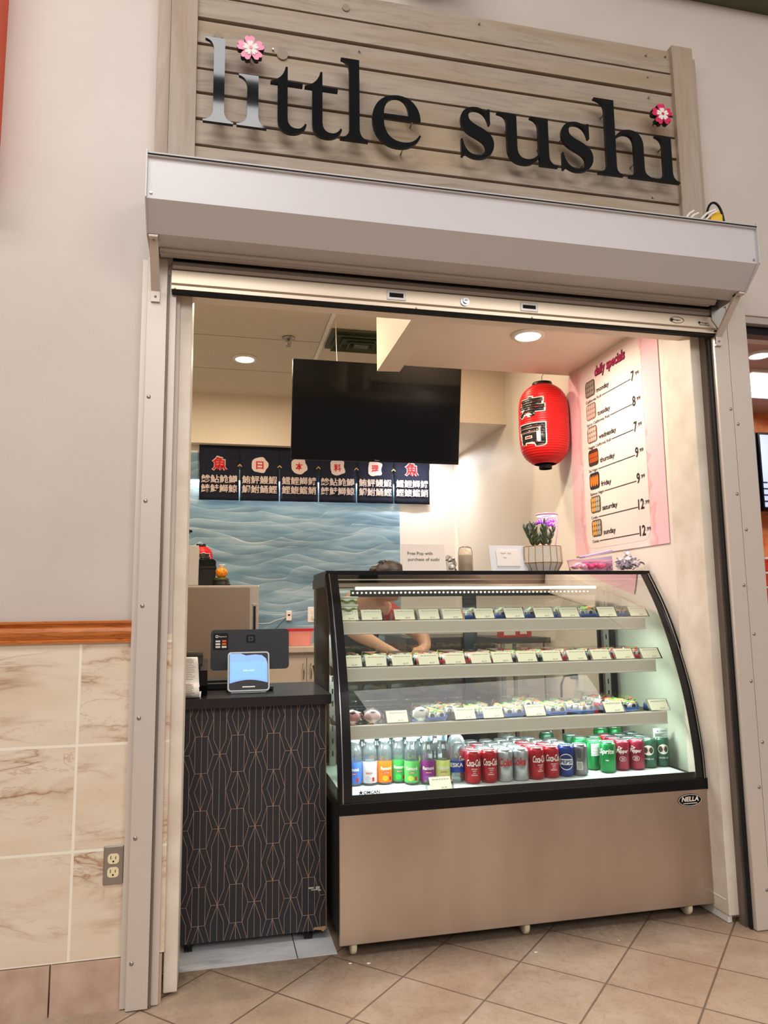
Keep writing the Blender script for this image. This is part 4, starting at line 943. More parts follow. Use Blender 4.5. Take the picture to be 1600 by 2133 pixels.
t = thing('receipt_printer', (-.06, .42, .863), 'black receipt printer trailing curled printed paper beside the left jamb', 'printer')
mb = MB(); mb.prism([(.38, .863), (.36, .90), (.352, .955), (.40, .985), (.47, .99), (.50, .96), (.50, .863)], 0, -.10, -.012); mb.build('body', M['black'], t)
mb = MB(); P = [(.40 + .060 * math.cos(a), .972 + .050 * math.sin(a)) for a in [PI * k / 14 - .2 for k in range(16)]]; mb.sheet(P, 0, -.10, -.030, 0, th=.006); mb.build('cover', mat('smoke_cover', rgb(30, 28, 26), .2), t)
pp = MB(); pr = [(.352, 1.000), (.338, .998), (.330, .985), (.334, .955), (.340, .925), (.330, .900)]
def smooth(P, n=6):
    out = []
    for i in range(len(P) - 1):
        p0 = P[max(0, i - 1)]; p1 = P[i]; p2 = P[i + 1]; p3 = P[min(len(P) - 1, i + 2)]
        for k in range(n):
            s = k / n; out.append(tuple(.5 * (2 * b_ + (c_ - a_) * s + (2 * a_ - 5 * b_ + 4 * c_ - d_) * s * s + (-a_ + 3 * b_ - 3 * c_ + d_) * s ** 3) for a_, b_, c_, d_ in zip(p0, p1, p2, p3)))
    return out + [P[-1]]
def ribbon(P, xa, xb, skew=0.):
    P = smooth(P); n = len(P); mb = MB(); V = []
    for x, k in ((xa, 0), (xb, 1)):
        for i, p in enumerate(P): V.append((x + skew * i / n, p[0], p[1]))
    mb.add(V, [(i, i + 1, n + i + 1, n + i) for i in range(n - 1)], 0, True); return mb, P
mb, P1 = ribbon([(.36, 1.004), (.338, 1.002), (.328, .985), (.330, .950), (.326, .915), (.312, .900)], -.112, -.050, .012); mb.build('receipt_paper', M['paper'], t, th=.0006)
mb, P2 = ribbon([(.330, .916), (.300, .914), (.282, .900), (.280, .880), (.300, .864), (.335, .8645), (.352, .880)], -.112, -.044, .012); mb.build('receipt_paper', M['paper'], t, th=.0006)
mb = MB()
for P, sk in ((P1, .012), (P2, .012)):
    for i in range(7, len(P) - 8, 1):
        a = P[i]; w = .03 + .014 * random.random()
        mb.add([(-.104 + sk * i / len(P), a[0] - .001, a[1]), (-.104 + w + sk * i / len(P), a[0] - .001, a[1]), (-.104 + w + sk * i / len(P), a[0] - .0012, a[1] + .0012), (-.104 + sk * i / len(P), a[0] - .0012, a[1] + .0012)], [(0, 1, 2, 3)])
mb.build('receipt_print', M['ink_soft'], t)

# ------------------------------------------------------------------ display case
CX0, CX1 = .440, 1.886
CP = [(.128, .505), (.133, .60), (.155, .73), (.185, .85), (.232, .975), (.288, 1.095), (.350, 1.200), (.432, 1.312)]
CPs = smooth(CP, 5)
t = thing('display_case', (1.16, .45, 0), 'refrigerated display case with curved glass front, black frame and brushed steel base', 'display case')
mb = MB(); mb.box((CX0, .128, .045), (CX1, .14, .466), 0, bev=.002); mb.build('front_panel', M['steel'], t)
mb = MB(); mb.box((CX0 + .004, .14, .06), (CX1 - .004, .80, .466)); mb.build('base_cabinet', M['black_matte'], t)
mb = MB(); mb.box((CX0 - .001, .120, .466), (CX1 + .001, .80, .507), bev=.003); mb.build('black_sill', M['black'], t)
mb = MB(); mb.box((CX0 + .03, .15, .4985), (CX1 - .03, .76, .5095)); mb.build('deck', mat('white_deck', rgb(226, 232, 228), .25), t)
mb = MB(); mb.box((CX0, .43, 1.300), (CX1, .80, 1.326), bev=.003); mb.box((CX0 + .02, .432, 1.276), (CX1 - .02, .470, 1.30)); mb.build('top_panel', M['black'], t)
mb = MB(); mb.prism([(.472, 1.298), (.76, 1.298), (.76, 1.285), (.60, 1.280), (.500, 1.262), (.478, 1.262)], 0, CX0 + .02, CX1 - .02); mb.build('lamp_canopy', mat('canopy_steel', rgb(180, 176, 170), .22, 1.), t)
mb = MB(); mb.box((CX0 + .02, .418, 1.287), (CX1 - .02, .430, 1.291)); mb.build('top_trim', M['alu'], t)
lt = MB(); lt.box((.570, .500, 1.250), (1.660, .520, 1.264)); led = lt.build('led_housing', M['alu'], t)
mb = MB(); mb.box((.575, .4935, 1.251), (1.655, .500, 1.262)); mb.build('led_tube', M['led'], led)
mb = MB()
for k in range(58): x = .565 + k * .0186; mb.cyl((x, .513, 1.2385), .0034, .002, axis=1, seg=8)
mb.build('led_dot_reflections', M['led'], led)  # glowing dots put in as reflections of the LEDs in the metal strip
mb = MB(); mb.box((.555, .516, 1.222), (1.66, .522, 1.250)); mb.build('led_backing', mat('led_backing', rgb(90, 90, 88), .25, .9), led)
# glass front and ends
mb = MB(); mb.sheet(CPs, 0, CX0 + .014, CX1 - .014); mb.build('curved_glass', M['glass'], t)
for xa, xb in ((CX0 + .006, CX0 + .046), (CX1 - .046, CX1 - .006)):
    mb = MB(); P = [(y + .002, z) for y, z in CPs]; mb.sheet(P, 0, xa, xb, th=.002); mb.build('glass_border', mat('black_border', rgb(24, 24, 25), .12), t)
mb = MB(); mb.prism([(.1295, .505), (.133, .505), (.136, .530), (.1325, .530)], 0, CX0 + .046, CX1 - .046); mb.build('glass_border', M['black'], t)
for sgn, x in ((-1, CX0), (1, CX1)):
    mb = MB()
    inner = [(y + .018, z - .006) for y, z in CPs]
    mb.prism([CPs[0]] + CPs[1:] + inner[::-1], 0, x - .003 if sgn < 0 else x - .008, x + .008 if sgn < 0 else x + .003); mb.box((x - .004, .43, 1.262 if sgn > 0 else 1.262), (x + .004, .80, 1.30)); mb.build('end_frame', M['black'], t)
    P = [(.150, .507)] + [(y + .015, z) for y, z in CPs[3:]] + [(.47, 1.30), (.78, 1.30), (.78, .507)]
    mb = MB(); mb.add([(x + .001 * sgn, a, b_) for a, b_ in P], [tuple(range(len(P)))]); mb.build('end_glass', M['side_glass'], t)
    mb = MB(); P = [(y - .0035, z) for y, z in CPs]; xx = x - sgn * .0125; mb.sheet(P, 0, xx - .0015, xx + .0015, th=.003); mb.build('edge_trim', M['chrome'], t)
    xi = x + (.004 if sgn < 0 else -.034)
    mb = MB(); mb.box((x + (.002 if sgn < 0 else -.034), .745, .507), (x + (.034 if sgn < 0 else -.002), .80, 1.30)); mb.build('rear_post', M['black'], t)
# rear sliding doors
for xa, xb, yy_ in ((.475, 1.20, .785), (1.13, 1.852, .768)):
    mb = MB(); w = .045
    mb.box((xa, yy_, .515), (xa + w, yy_ + .014, 1.29)); mb.box((xb - w, yy_, .515), (xb, yy_ + .014, 1.29)); mb.box((xa, yy_, .515), (xb, yy_ + .014, .545)); mb.box((xa, yy_, 1.265), (xb, yy_ + .014, 1.29))
    d = mb.build('sliding_door', M['black'], t)
    mb = MB(); mb.quad((xa + w, yy_ + .007, .545), (xb - w, yy_ + .007, .545), (xb - w, yy_ + .007, 1.265), (xa + w, yy_ + .007, 1.265)); mb.build('door_glass', M['rear_glass'], d)
for x in (1.815, .500):
    mb = MB(); mb.box((x, .735, .51), (x + .028, .757, 1.275), 0)
    for k in range(14): mb.box((x + .011, .7342, .55 + k * .052), (x + .017, .735, .572 + k * .052), 1)
    mb.build('shelf_standard', [M['zinc'], M['black']], t)
# shelves
M['shelf_glass'] = thin_glass('shelf_glass', (.86, .93, .90, 1), .9, base=.05)
SH = [(.385, 1.125), (.325, .950), (.265, .745)]
for (ys, zz) in SH:
    mb = MB(); mb.box((.475, ys + .008, zz - .012), (1.820, .735, zz - .006)); s = mb.build('shelf', M['shelf_glass'], t)
    mb = MB(); mb.prism([(ys, zz), (ys - .003, zz - .004), (ys - .001, zz - .044), (ys - .006, zz - .050), (ys + .004, zz - .052), (ys + .010, zz - .046), (ys + .010, zz)], 0, .470, 1.820); mb.build('price_rail', mat('cream_rail', rgb(204, 196, 184), .35), s)
    mb = MB(); mb.box((.50, ys + .030, zz - .034), (1.80, ys + .048, zz - .030)); mb.build('led_strip', mat('shelf_led', (1, 1, 1, 1), .5, emit=(.88, 1, .98, 1), estr=9.), s)
    mb = MB(); mb.box((.50, ys + .026, zz - .030), (1.80, ys + .052, zz - .012)); mb.build('led_channel', M['alu'], s)
    for x in (.505, 1.79):
        mb = MB(); mb.prism([(ys + .03, zz - .013), (.735, zz - .013), (.735, zz - .06), (.70, zz - .06)], 0, x, x + .004); mb.build('bracket', M['zinc'], s)
# casters
for x, y in ((.492, .166), (1.125, .166), (1.790, .166), (.50, .74), (1.80, .74)):
    mb = MB(); mb.prism([(y - .004, .060), (y + .044, .060), (y + .014, .024), (y + .000, .024)], 0, x - .014, x - .011); mb.prism([(y - .004, .060), (y + .044, .060), (y + .014, .024), (y + .000, .024)], 0, x + .011, x + .014); mb.box((x - .016, y - .010, .0585), (x + .016, y + .045, .0600)); c = mb.build('caster', M['zinc'], t)
    mb = MB(); mb.lathe([(.005, -.010), (.027, -.010), (.030, -.006), (.030, .006), (.027, .010), (.005, .010)], (x, y + .004, .031), 28, axis=0); mb.build('wheel', mat('cream_wheel', rgb(224, 212, 186), .35), c)
# badge and printed marks
mb = MB(); E = [2 * PI * k / 40 for k in range(40)]
fill_extrude(mb, [[(1.806 + .052 * math.cos(a), .428 + .0235 * math.sin(a)) for a in E]], (0, .1262, 0), 1, 1, .0018, 0)
fill_extrude(mb, [[(1.806 + .050 * math.cos(a), .428 + .0215 * math.sin(a)) for a in E], [(1.806 + .0485 * math.cos(a), .428 + .0200 * math.sin(a)) for a in E]], (0, .1255, 0), 1, 1, .0008, 1)
mb.text('NELLA', (1.806, .1262, .4245), (1, 0, 0), (0, 0, 1), .0165, 1, align='C', w=.074, off=.03, shear=.2, lift=.0008); mb.text('1 844 833 6553  NELLAONLINE', (1.806, .1262, .4155), (1, 0, 0), (0, 0, 1), .004, 1, align='C', w=.060, lift=.0008) if False else mb.box((1.776, .1254, .4155), (1.836, .1262, .4180), 1)
mb.build('maker_badge', [M['black'], M['paper']], t)
mb = MB(); mb.text('OMCAN', (.525, .1305, .533), (1, 0, 0), (0, 0, 1), .0105, 0, w=.058, off=.03, lift=.0045); 
star = [(.516 + (.010 if k % 2 == 0 else .0035) * math.cos(PI / 2 + k * PI / 5), .5385 + (.010 if k % 2 == 0 else .0035) * math.sin(PI / 2 + k * PI / 5)) for k in range(10)]
fill_extrude(mb, [star], (0, .1262, 0), 1, 1, .0006); mb.build('maker_print', M['black'], t)
# warning label at the right end, inside
mb = MB(); mb.box((1.800, .34, .545), (1.868, .3405, .665)); lb = mb.build('warning_label', mat('label_grey', rgb(186, 196, 188), .5), t)
mb = MB(); mb.text('WARNING', (1.832, .3395, .650), (1, 0, 0), (0, 0, 1), .006, 0, w=.030, off=.02); mb.text('Caution', (1.832, .3395, .622), (1, 0, 0), (0, 0, 1), .006, 0, w=.028, off=.02)
mb.add([(1.816, .3390, .650), (1.824, .3390, .650), (1.820, .3390, .657)], [(0, 1, 2)]); mb.add([(1.818, .3390, .622), (1.826, .3390, .622), (1.822, .3390, .629)], [(0, 1, 2)])
for k in range(14):
    z = .642 - k * .0035 if k < 4 else .616 - (k - 4) * .0068
    mb.box((1.806, .3390, z), (1.862 - .012 * ((k * 7) % 3), .3396, z + .0012))
mb.build('label_print', M['ink_soft'], lb)
# lamps of the case (its LED tube and shelf strips)
area('case_led', (1.115, .545, 1.266), (1.115, .50, .9), 1.10, 9.5, (.90, 1, .97), .014)
for ys, zz in SH:
    area('shelf_led', (1.15, ys + .040, zz - .036), (1.15, ys + .16, zz - .3), 1.28, 7.5, (.88, 1, .98), .016)

# ------------------------------------------------------------------ things on top of the case (z = 1.326)
ZT = 1.3265
t = thing('paper_sign', (.887, .60, ZT), 'white paper sign about free pop with sushi standing on the display case', 'sign')
mb = MB(); TS = Matrix.Translation((0, .560, ZT)) @ Matrix.Rotation(math.radians(-13), 4, 'X')
mb.box((.790, -.002, 0), (.986, 0, .125), 0, TS, bev=.0005); mb.box((.83, .560, ZT), (.95, .63, ZT + .003)); mb.box((.86, .585, ZT), (.90, .587, ZT + .095)); mb.build('paper_sheet', mat('sign_paper', rgb(238, 226, 216), .7), t)
mb = MB(); mb.text('Free Pop with', (.817, -.002, .077), (1, 0, 0), (0, 0, 1), .0135, 0, w=.112, off=.006); mb.text('purchase of sushi', (.817, -.002, .050), (1, 0, 0), (0, 0, 1), .0135, 0, w=.140, off=.006); mb.v = [tuple(TS @ Vector(v)) for v in mb.v]; mb.build('sign_text', M['ink'], t)
t = thing('sign_holder', (1.278, .60, ZT), 'white sign holder with a faint handwritten card on the display case', 'sign')
mb = MB(); mb.box((1.192, -.003, 0), (1.365, 0, .122), 0, TS, bev=.0005); mb.box((1.20, .563, ZT), (1.355, .66, ZT + .003)); mb.build('white_board', mat('board_white', rgb(222, 222, 226), .4), t)
mb = MB(); mb.box((1.222, -.0055, .026), (1.330, -.0032, .099), 0, TS); mb.build('inner_card', M['paper'], t)
mb = MB()
random.seed(5)
for x0, z0, n in ((1.243, 1.412, 5), (1.275, 1.412, 4), (1.252, 1.392, 4)):
    mb.tube([tuple(TS @ Vector((x0 + k * .006, -.006, z0 - ZT + .003 * math.sin(k * 2.3)))) for k in range(n)], .0007, 5)
mb.build('handwriting', mat('faint_ink', rgb(150, 130, 140), .7), t)

t = thing('cup_stack', (1.094, .62, ZT), 'stack of upturned beige paper cups on the display case', 'cups')
cupm = mat('kraft_cup', rgb(226, 206, 178), .6)
mb = MB()
P = [(.0305, 0)]
z = 0
while z < .078: P += [(.0315, z + .001), (.0305, z + .0035)]; z += .0042
P += [(.0295, .080), (.024, .106), (.001, .106)]
mb.lathe(P, (1.094, .62, ZT), 28, 0); mb.build('cups', cupm, t)
mb = MB(); mb.lathe([(.034, 0), (.034, .085), (.028, .112), (.012, .118), (.001, .114)], (1.094, .62, ZT), 24, 0); mb.build('plastic_sleeve', thin_glass('sleeve', (1, 1, 1, 1), .6, .05, base=.02), t)
# crumpled clear bag
def crumple(mb, c, r, sc, seed, mi=0, amp=.35, sub=3):
    bm = bmesh.new(); bmesh.ops.create_icosphere(bm, subdivisions=sub, radius=1); rnd = random.Random(seed)
    for v in bm.verts:
        d = 1 + amp * (rnd.random() - .5) * 2
        v.co = Vector((c[0] + v.co.x * r * sc[0] * d, c[1] + v.co.y * r * sc[1] * d, max(c[2] + v.co.z * r * sc[2] * d, c[2] - r * sc[2] * .8)))
    bm.verts.index_update(); mb.add([v.co[:] for v in bm.verts], [[v.index for v in f.verts] for f in bm.faces], mi); bm.free(); return mb
mb = MB(); crumple(mb, (1.020, .63, ZT + .033), .04, (.9, .7, .95), 4, 0, .28); o = mb.build('clear_bag', M['film']); tag(o, 'crumpled clear plastic bag between the paper sign and the cup stack', 'plastic bag')

# plant pot
t = thing('potted_succulent', (1.44, .57, ZT), 'succulent in a white faceted pot with gold lines under a purple ring light', 'potted plant')
M['pot_white'] = noisy('pot_white', rgb(232, 226, 212), rgb(220, 212, 196), 120, .6, bump=.3); M['gold'] = mat('gold_line', rgb(176, 128, 62), .35, .7)
PC = (1.440, .570); NS = 16
def ringpts(r, z, ph=0.): return [(PC[0] + r * math.cos(2 * PI * (k + ph) / NS), PC[1] + r * math.sin(2 * PI * (k + ph) / NS), z) for k in range(NS)]
r0 = ringpts(.066, ZT); r1 = ringpts(.088, ZT + .040); r2 = ringpts(.084, ZT + .113); r3 = ringpts(.077, ZT + .113); r4 = ringpts(.075, ZT + .095)
mb = MB(); V = r0 + r1 + r2 + r3 + r4
for L in range(4): mb.add(V, [(L * NS + k, L * NS + (k + 1) % NS, (L + 1) * NS + (k + 1) % NS, (L + 1) * NS + k) for k in range(NS)])
mb.add(V, [tuple(range(NS))[::-1]]); mb.build('pot', M['pot_white'], t)
mb = MB()
for k in range(NS):
    for A, B in ((r0[k], r1[k]), (r1[k], r2[k]), (r1[k], r1[(k + 1) % NS]), (r2[k], r2[(k + 1) % NS])): mb.tube([A, B], .0016, 5)
mb.build('gold_lines', M['gold'], t)
mb = MB(); mb.add(ringpts(.076, ZT + .104), [tuple(range(NS))]); 
rr = random.Random(2)
for k in range(60): a = rr.random() * 6.28; q = rr.random() * .068; mb.ball((PC[0] + q * math.cos(a), PC[1] + q * math.sin(a), ZT + .105), .004 + .003 * rr.random(), 6, 4)
mb.build('soil', mat('soil', rgb(60, 44, 34), .9), t)
mb = MB(); rr = random.Random(11)
def leaf(mb, p, d, L, w, mi):
    d = Vector(d).normalized(); p = Vector(p)
    mb.tube([p, p + d * L * .35, p + d * L * .7 + Vector((0, 0, .1 * L)), p + d * L + Vector((0, 0, .2 * L))], w, 7, mi, rads=[w * .5, w, w * .9, w * .15])
for s in range(9):
    a = s * 2 * PI / 9 + .3; rad = .03 if s < 7 else .008; tilt = .55 if s < 7 else .1
    base = Vector((PC[0] + rad * math.cos(a), PC[1] + rad * math.sin(a), ZT + .108)); H_ = .07 + .03 * rr.random() + (.02 if s >= 7 else 0)
    top = base + Vector((math.cos(a) * H_ * tilt, math.sin(a) * H_ * tilt, H_))
    mb.tube([base, (base + top) / 2, top], .003, 6, 1)
    for k in range(13):
        f = .15 + .85 * k / 12; p = base.lerp(top, f); b_ = k * 2.4 + s
        leaf(mb, p, (math.cos(b_) * .8, math.sin(b_) * .8, .7 + f * .8), .030, .0055, 0)
mb.build('leaves', [noisy('succulent_green', rgb(84, 108, 62), rgb(54, 70, 46), 60, .4), mat('stem_brown', rgb(110, 96, 66), .6)], t)
mb = MB()
for s in range(16):
    a = rr.random() * 6.28; q = rr.random() * .042; p = (PC[0] + .018 + q * math.cos(a), PC[1] + q * math.sin(a), ZT + .205 + .025 * rr.random())
    for k in range(4): leaf(mb, p, (math.cos(k * 1.7 + s), math.sin(k * 1.7 + s), .9), .016, .003, 0)
mb.build('purple_tips', mat('purple_tips', rgb(150, 60, 190), .4), t)
t = thing('grow_light', (1.49, .60, ZT + .11), 'pink-white ring shaped grow light on a thin stem above the succulent', 'lamp')
RC = (1.468, .565, 1.580)
mb = MB(); mb.lathe([(.026, 0), (.047, 0), (.049, .003), (.048, .010), (.027, .010), (.025, .003), (.026, 0)], RC, 32, 0, cap=False); mb.build('ring', mat('pink_plastic', rgb(226, 170, 200), .4), t)
mb = MB(); mb.lathe([(.027, -.001), (.046, -.001)], RC, 32, 0, cap=False); mb.build('ring_diffuser', mat('grow_led', (1, 1, 1, 1), .5, emit=(1., .62, 1., 1), estr=4.), t)
mb = MB(); mb.tube([(RC[0] + .045, RC[1], RC[2] + .004), (RC[0] + .055, RC[1] + .005, RC[2] - .02), (1.520, .575, 1.50), (1.508, .580, 1.43)], .0022, 6); mb.build('stem', mat('pink_plastic', rgb(226, 170, 200), .4), t)
area('grow_lamp', (RC[0], RC[1], RC[2] - .004), (RC[0], RC[1], 1.3), .09, .55, (.85, .35, 1.), shape='DISK')

# pink tub, purple packets, wraps
t = thing('pink_tub', (1.615, .485, ZT), 'low clear tub holding pink packets at the right of the plant pot', 'container')
mb = MB(); frust(mb, 1.530, .445, 1.722, .525, ZT, ZT + .046, .006, .02); mb.build('tub', thin_glass('pink_clear', (1.0, .93, .97, 1), .8, .05, base=.05), t)
mb = MB(); P0 = rrect(1.528, .443, 1.724, .527, .02); P1 = rrect(1.533, .448, 1.719, .522, .018); n_ = len(P0)
V = [(p[0], p[1], z) for z in (ZT + .044, ZT + .049) for p in P0] + [(p[0], p[1], z) for z in (ZT + .049, ZT + .044) for p in P1]
mb.add(V, [(L * n_ + k, L * n_ + (k + 1) % n_, ((L + 1) % 4) * n_ + (k + 1) % n_, ((L + 1) % 4) * n_ + k) for L in range(4) for k in range(n_)]); mb.build('rim', mat('pale_pink_plastic', rgb(238, 190, 208), .4), t)
rr = random.Random(3); pk = mat('magenta_foil', rgb(226, 60, 120), .4); pk2 = mat('pale_pink_foil', rgb(236, 190, 200), .4)
for k in range(8):
    mb = MB(); crumple(mb, (1.556 + .020 * k, .482 + .02 * rr.random(), ZT + .019 + .006 * (k % 2)), .016, (1, 1.4, .8), k, 0, .16, 2); mb.build('packet', pk if k > 2 else pk2, t)
t = thing('purple_box', (1.70, .56, ZT), 'lilac printed carton with a tilted lid behind the pink tub on the display case', 'box')
T = Matrix.Translation((1.735, .635, ZT + .002)) @ Matrix.Rotation(0, 4, 'Y')
mb = MB(); mb.prism([(1.645, ZT), (1.768, ZT), (1.766, ZT + .072), (1.645, ZT + .056)], 1, .535, .590)
mb.box((-.07, -.030, -.005), (.070, .030, .005), 0, Matrix.Translation((1.700, .56, ZT + .081)) @ Matrix.Rotation(-.20, 4, 'Y'), bev=.002); mb.build('carton', mat('lilac_card', rgb(214, 190, 226), .5), t)
mb = MB(); rr = random.Random(8)
for k in range(10): mb.cyl((1.728 + .011 * (k % 4), .5345, ZT + .012 + .018 * (k // 4)), .0035, .001, axis=1, seg=7)
mb.build('blossom_print', mat('purple_print', rgb(150, 80, 160), .5), t)
t = thing('sachet_heap', (1.832, .51, ZT), 'pile of crumpled lilac-white plastic wraps at the right end of the case top', 'packets')
mb = MB(); rr = random.Random(9); t['label'] = 'heap of crumpled pale lilac plastic sachets on the right end of the case top'
for k in range(34):
    u_ = rr.random(); c = Vector((1.830 + .060 * (u_ - .5) * 1.4, .51 + .06 * (rr.random() - .5), ZT + .012 + .074 * rr.random() * (1 - 1.1 * abs(u_ - .5))))
    T = Matrix.Translation(c) @ Matrix.Rotation(rr.random() * 6, 4, 'Z') @ Matrix.Rotation(rr.random() * 1.6 - .8, 4, 'X')
    P = [(-.022 + .044 * i / 5, .006 * math.sin(i * 1.9 + k)) for i in range(6)]; mb.sheet(P, 1, -.008, .008, 0, T, th=.0015)
mb.build('sachets', mat('lilac_foil', rgb(212, 204, 216), .5), t)
t['kind'] = 'stuff'

# ------------------------------------------------------------------ cans
def canmat(n, c, r=.3, mt=.35): return mat('can_' + n, c, r, mt)
KINDS = {'red': (canmat('red', rgb(160, 18, 32)), 'red cola can'), 'diet': (canmat('silver', rgb(176, 178, 180), .3, .8), 'silver cola can'),
         'blue': (canmat('blue', rgb(24, 50, 120)), 'dark blue cola can'), 'grey': (canmat('grey', rgb(130, 130, 132), .3, .8), 'grey can with barcode'),
         'lime': (canmat('green', rgb(24, 124, 62)), 'bright green lemon-lime soda can'), 'maroon': (canmat('maroon', rgb(128, 22, 44)), 'maroon cherry-spice soda can'),
         'ginger': (canmat('dark_green', rgb(44, 84, 62)), 'dark green ginger ale can'), 'white': (canmat('green', rgb(30, 140, 72)), 'green and white soda can')}
LID = mat('can_lid', rgb(205, 208, 210), .22, .9)
CANW = M['paper']
def cyltext(mb, body, R, zc, h, w, ang, mi=0, off=.0, shear=0., lift=.0006, vertical=False, hfull=True):
    V, Fc, (x0, x1, y0, y1) = text_geo(body, off, 3, shear)
    bm = bmesh.new(); vs = [bm.verts.new((((v[0] - (x0 + x1) / 2) / (x1 - x0)) * w, ((v[1] - (y0 + y1) / 2) / (y1 - y0)) * h, 0)) for v in V]
    for f in Fc:
        try: bm.faces.new([vs[i] for i in f])
        except ValueError: pass
    bmesh.ops.triangulate(bm, faces=bm.faces[:])
    for _ in range(3):
        es = [e for e in bm.edges if abs((e.verts[0].co - e.verts[1].co).x) > .007]
        if not es: break
        bmesh.ops.subdivide_edges(bm, edges=es, cuts=1); bmesh.ops.triangulate(bm, faces=bm.faces[:])
    bm.verts.index_update(); P = []
    for v in bm.verts:
        if vertical: X_, Z_ = -v.co.y, v.co.x
        else: X_, Z_ = v.co.x, v.co.y
        a = ang + X_ / R; P.append(((R + lift) * math.cos(a), (R + lift) * math.sin(a), zc + Z_))
    mb.add(P, [[v.index for v in f.verts] for f in bm.faces], mi); bm.free(); return mb
def patch(mb, R, zc, h, w, ang, mi=0, lift=.0004, n=10, ell=False):
    V = []
    m = 16 if ell else 0
    if ell:
        P = [(w / 2 * math.cos(2 * PI * k / 24), h / 2 * math.sin(2 * PI * k / 24)) for k in range(24)]
        V = [((R + lift) * math.cos(ang), (R + lift) * math.sin(ang), zc)] + [((R + lift) * math.cos(ang + x / R), (R + lift) * math.sin(ang + x / R), zc + z) for x, z in P]
        return mb.add(V, [(0, 1 + k, 1 + (k + 1) % 24) for k in range(24)], mi)
    for i in range(n + 1):
        a = ang + (i / n - .5) * w / R
        V += [((R + lift) * math.cos(a), (R + lift) * math.sin(a), zc - h / 2), ((R + lift) * math.cos(a), (R + lift) * math.sin(a), zc + h / 2)]
    return mb.add(V, [(2 * i, 2 * i + 2, 2 * i + 3, 2 * i + 1) for i in range(n)], mi)
CR = .0318
def can_proto(kind):
    m, _ = KINDS[kind]
    t = thing('soda_can', (0, 0, 0), 'can', 'can')
    mb = MB(); mb.lathe([(.023, .0), (.026, .002), (CR, .010), (CR, .108), (.0275, .117)], seg=28); body = mb.build('can_body', m, t)
    mb = MB(); mb.lathe([(.0275, .117), (.0280, .1195), (.0265, .1205), (.0245, .1165), (.001, .1165)], seg=28, cap=False); mb.ball((0, -.006, .1178), .008, 10, 5, 0, (1, 1.2, .12)); mb.build('lid', LID, t)
    mb = MB(); A = -PI / 2
    if kind == 'red':
        cyltext(mb, 'Coca-Cola', CR, .078, .026, .060, A, 0, .02, .3)
        for k, s in enumerate(('ORIGINAL', 'TASTE', 'GOÛT', 'ORIGINAL')): cyltext(mb, s, CR, .056 - k * .0075, .0045, .005 * len(s) * .6, A, 0, .01)
    elif kind == 'diet':
        cyltext(mb, 'Coke', CR, .074, .030, .056, A, 1, .03, .1)
    elif kind == 'blue':
        patch(mb, CR, .058, .062, .060, A, 0, ell=True); patch(mb, CR, .058, .056, .054, A, 2, .0006, ell=True); patch(mb, CR, .058, .022, .052, A, 0, .0008); cyltext(mb, 'PEPSI', CR, .058, .015, .046, A, 2, .03, lift=.0012)
    elif kind == 'grey':
        patch(mb, CR, .040, .030, .022, A + .1, 0)
        for k in range(7): patch(mb, CR, .040, .026, .0012, A + .1 + (k - 3) * .08, 3, .0008, 1)
        for k in range(9): patch(mb, CR, .088, .034, .0008, A - .2 + k * .06, 3, .0006, 1)
    elif kind == 'lime':
        cyltext(mb, 'Sprite', CR, .082, .026, .060, A, 0, .03, .2); patch(mb, CR, .050, .004, .012, A, 0)
    elif kind == 'maroon':
        cyltext(mb, 'Dr', CR, .090, .014, .018, A - .3, 0, .02, .2); cyltext(mb, 'Pepper', CR, .076, .020, .048, A, 0, .02, .2); patch(mb, CR, .048, .020, .028, A, 0, ell=True); patch(mb, CR, .048, .017, .025, A, 4, .0007, ell=True); cyltext(mb, '23', CR, .048, .010, .012, A, 0, .02, lift=.0012)
    elif kind == 'ginger':
        patch(mb, CR, .072, .040, .044, A, 0, ell=True); cyltext(mb, 'CANADA', CR, .079, .007, .036, A, 1, -.012, lift=.001); cyltext(mb, 'DRY', CR, .067, .007, .020, A, 1, -.012, lift=.001); cyltext(mb, 'GINGER ALE', CR, .038, .006, .040, A, 0, .01)
    elif kind == 'white':
        patch(mb, CR, .082, .048, .050, A, 0); patch(mb, CR, .036, .022, .016, A + .5, 0)
        for k in range(9): patch(mb, CR, .100 - k * .0045, .0012, .042, A, 3, .0008, 6)
    mb.build('printed_label', [CANW, mat('print_red', rgb(176, 24, 36), .4), mat('print_navy', rgb(16, 30, 78), .4), M['ink'], mat('print_maroon', rgb(120, 20, 40), .4)], body)
    return t
# columns of cans: (x front, y front, kind list front to back, description)
ZD = .5100
COLS = [(.984, .283, ['red', 'red', 'diet', 'diet'], 'leftmost column of cans'), (1.049, .281, ['red', 'diet', 'red', 'diet'], 'second column from the left'),
        (1.112, .279, ['diet', 'diet', 'diet', 'diet'], 'third column from the left'), (1.177, .278, ['diet', 'diet', 'diet', 'diet'], 'fourth column from the left'),
        (1.244, .282, ['red', 'red', 'red', 'diet', 'diet'], 'column right of silver ones'), (1.310, .288, ['red', 'red', 'diet', 'diet'], 'column just left of the blue can'),
        (1.377, .295, ['blue', 'diet', 'diet'], 'blue can column'), (1.437, .295, ['grey'], 'single can right of the blue one'),
        (1.5685, .310, ['lime'], 'just left of the maroon cans'), (1.643, .332, ['maroon', 'maroon', 'red'], 'first maroon column'),
        (1.708, .325, ['maroon', 'ginger', 'ginger'], 'second maroon column'), (1.775, .345, ['ginger', 'ginger', 'ginger'], 'inner ginger ale column'), (1.840, .352, ['ginger'], 'outermost at the right end')]
protos = {k: can_proto(k) for k in KINDS}
used = set()
ORD = ['front', 'second', 'third', 'fourth', 'fifth']
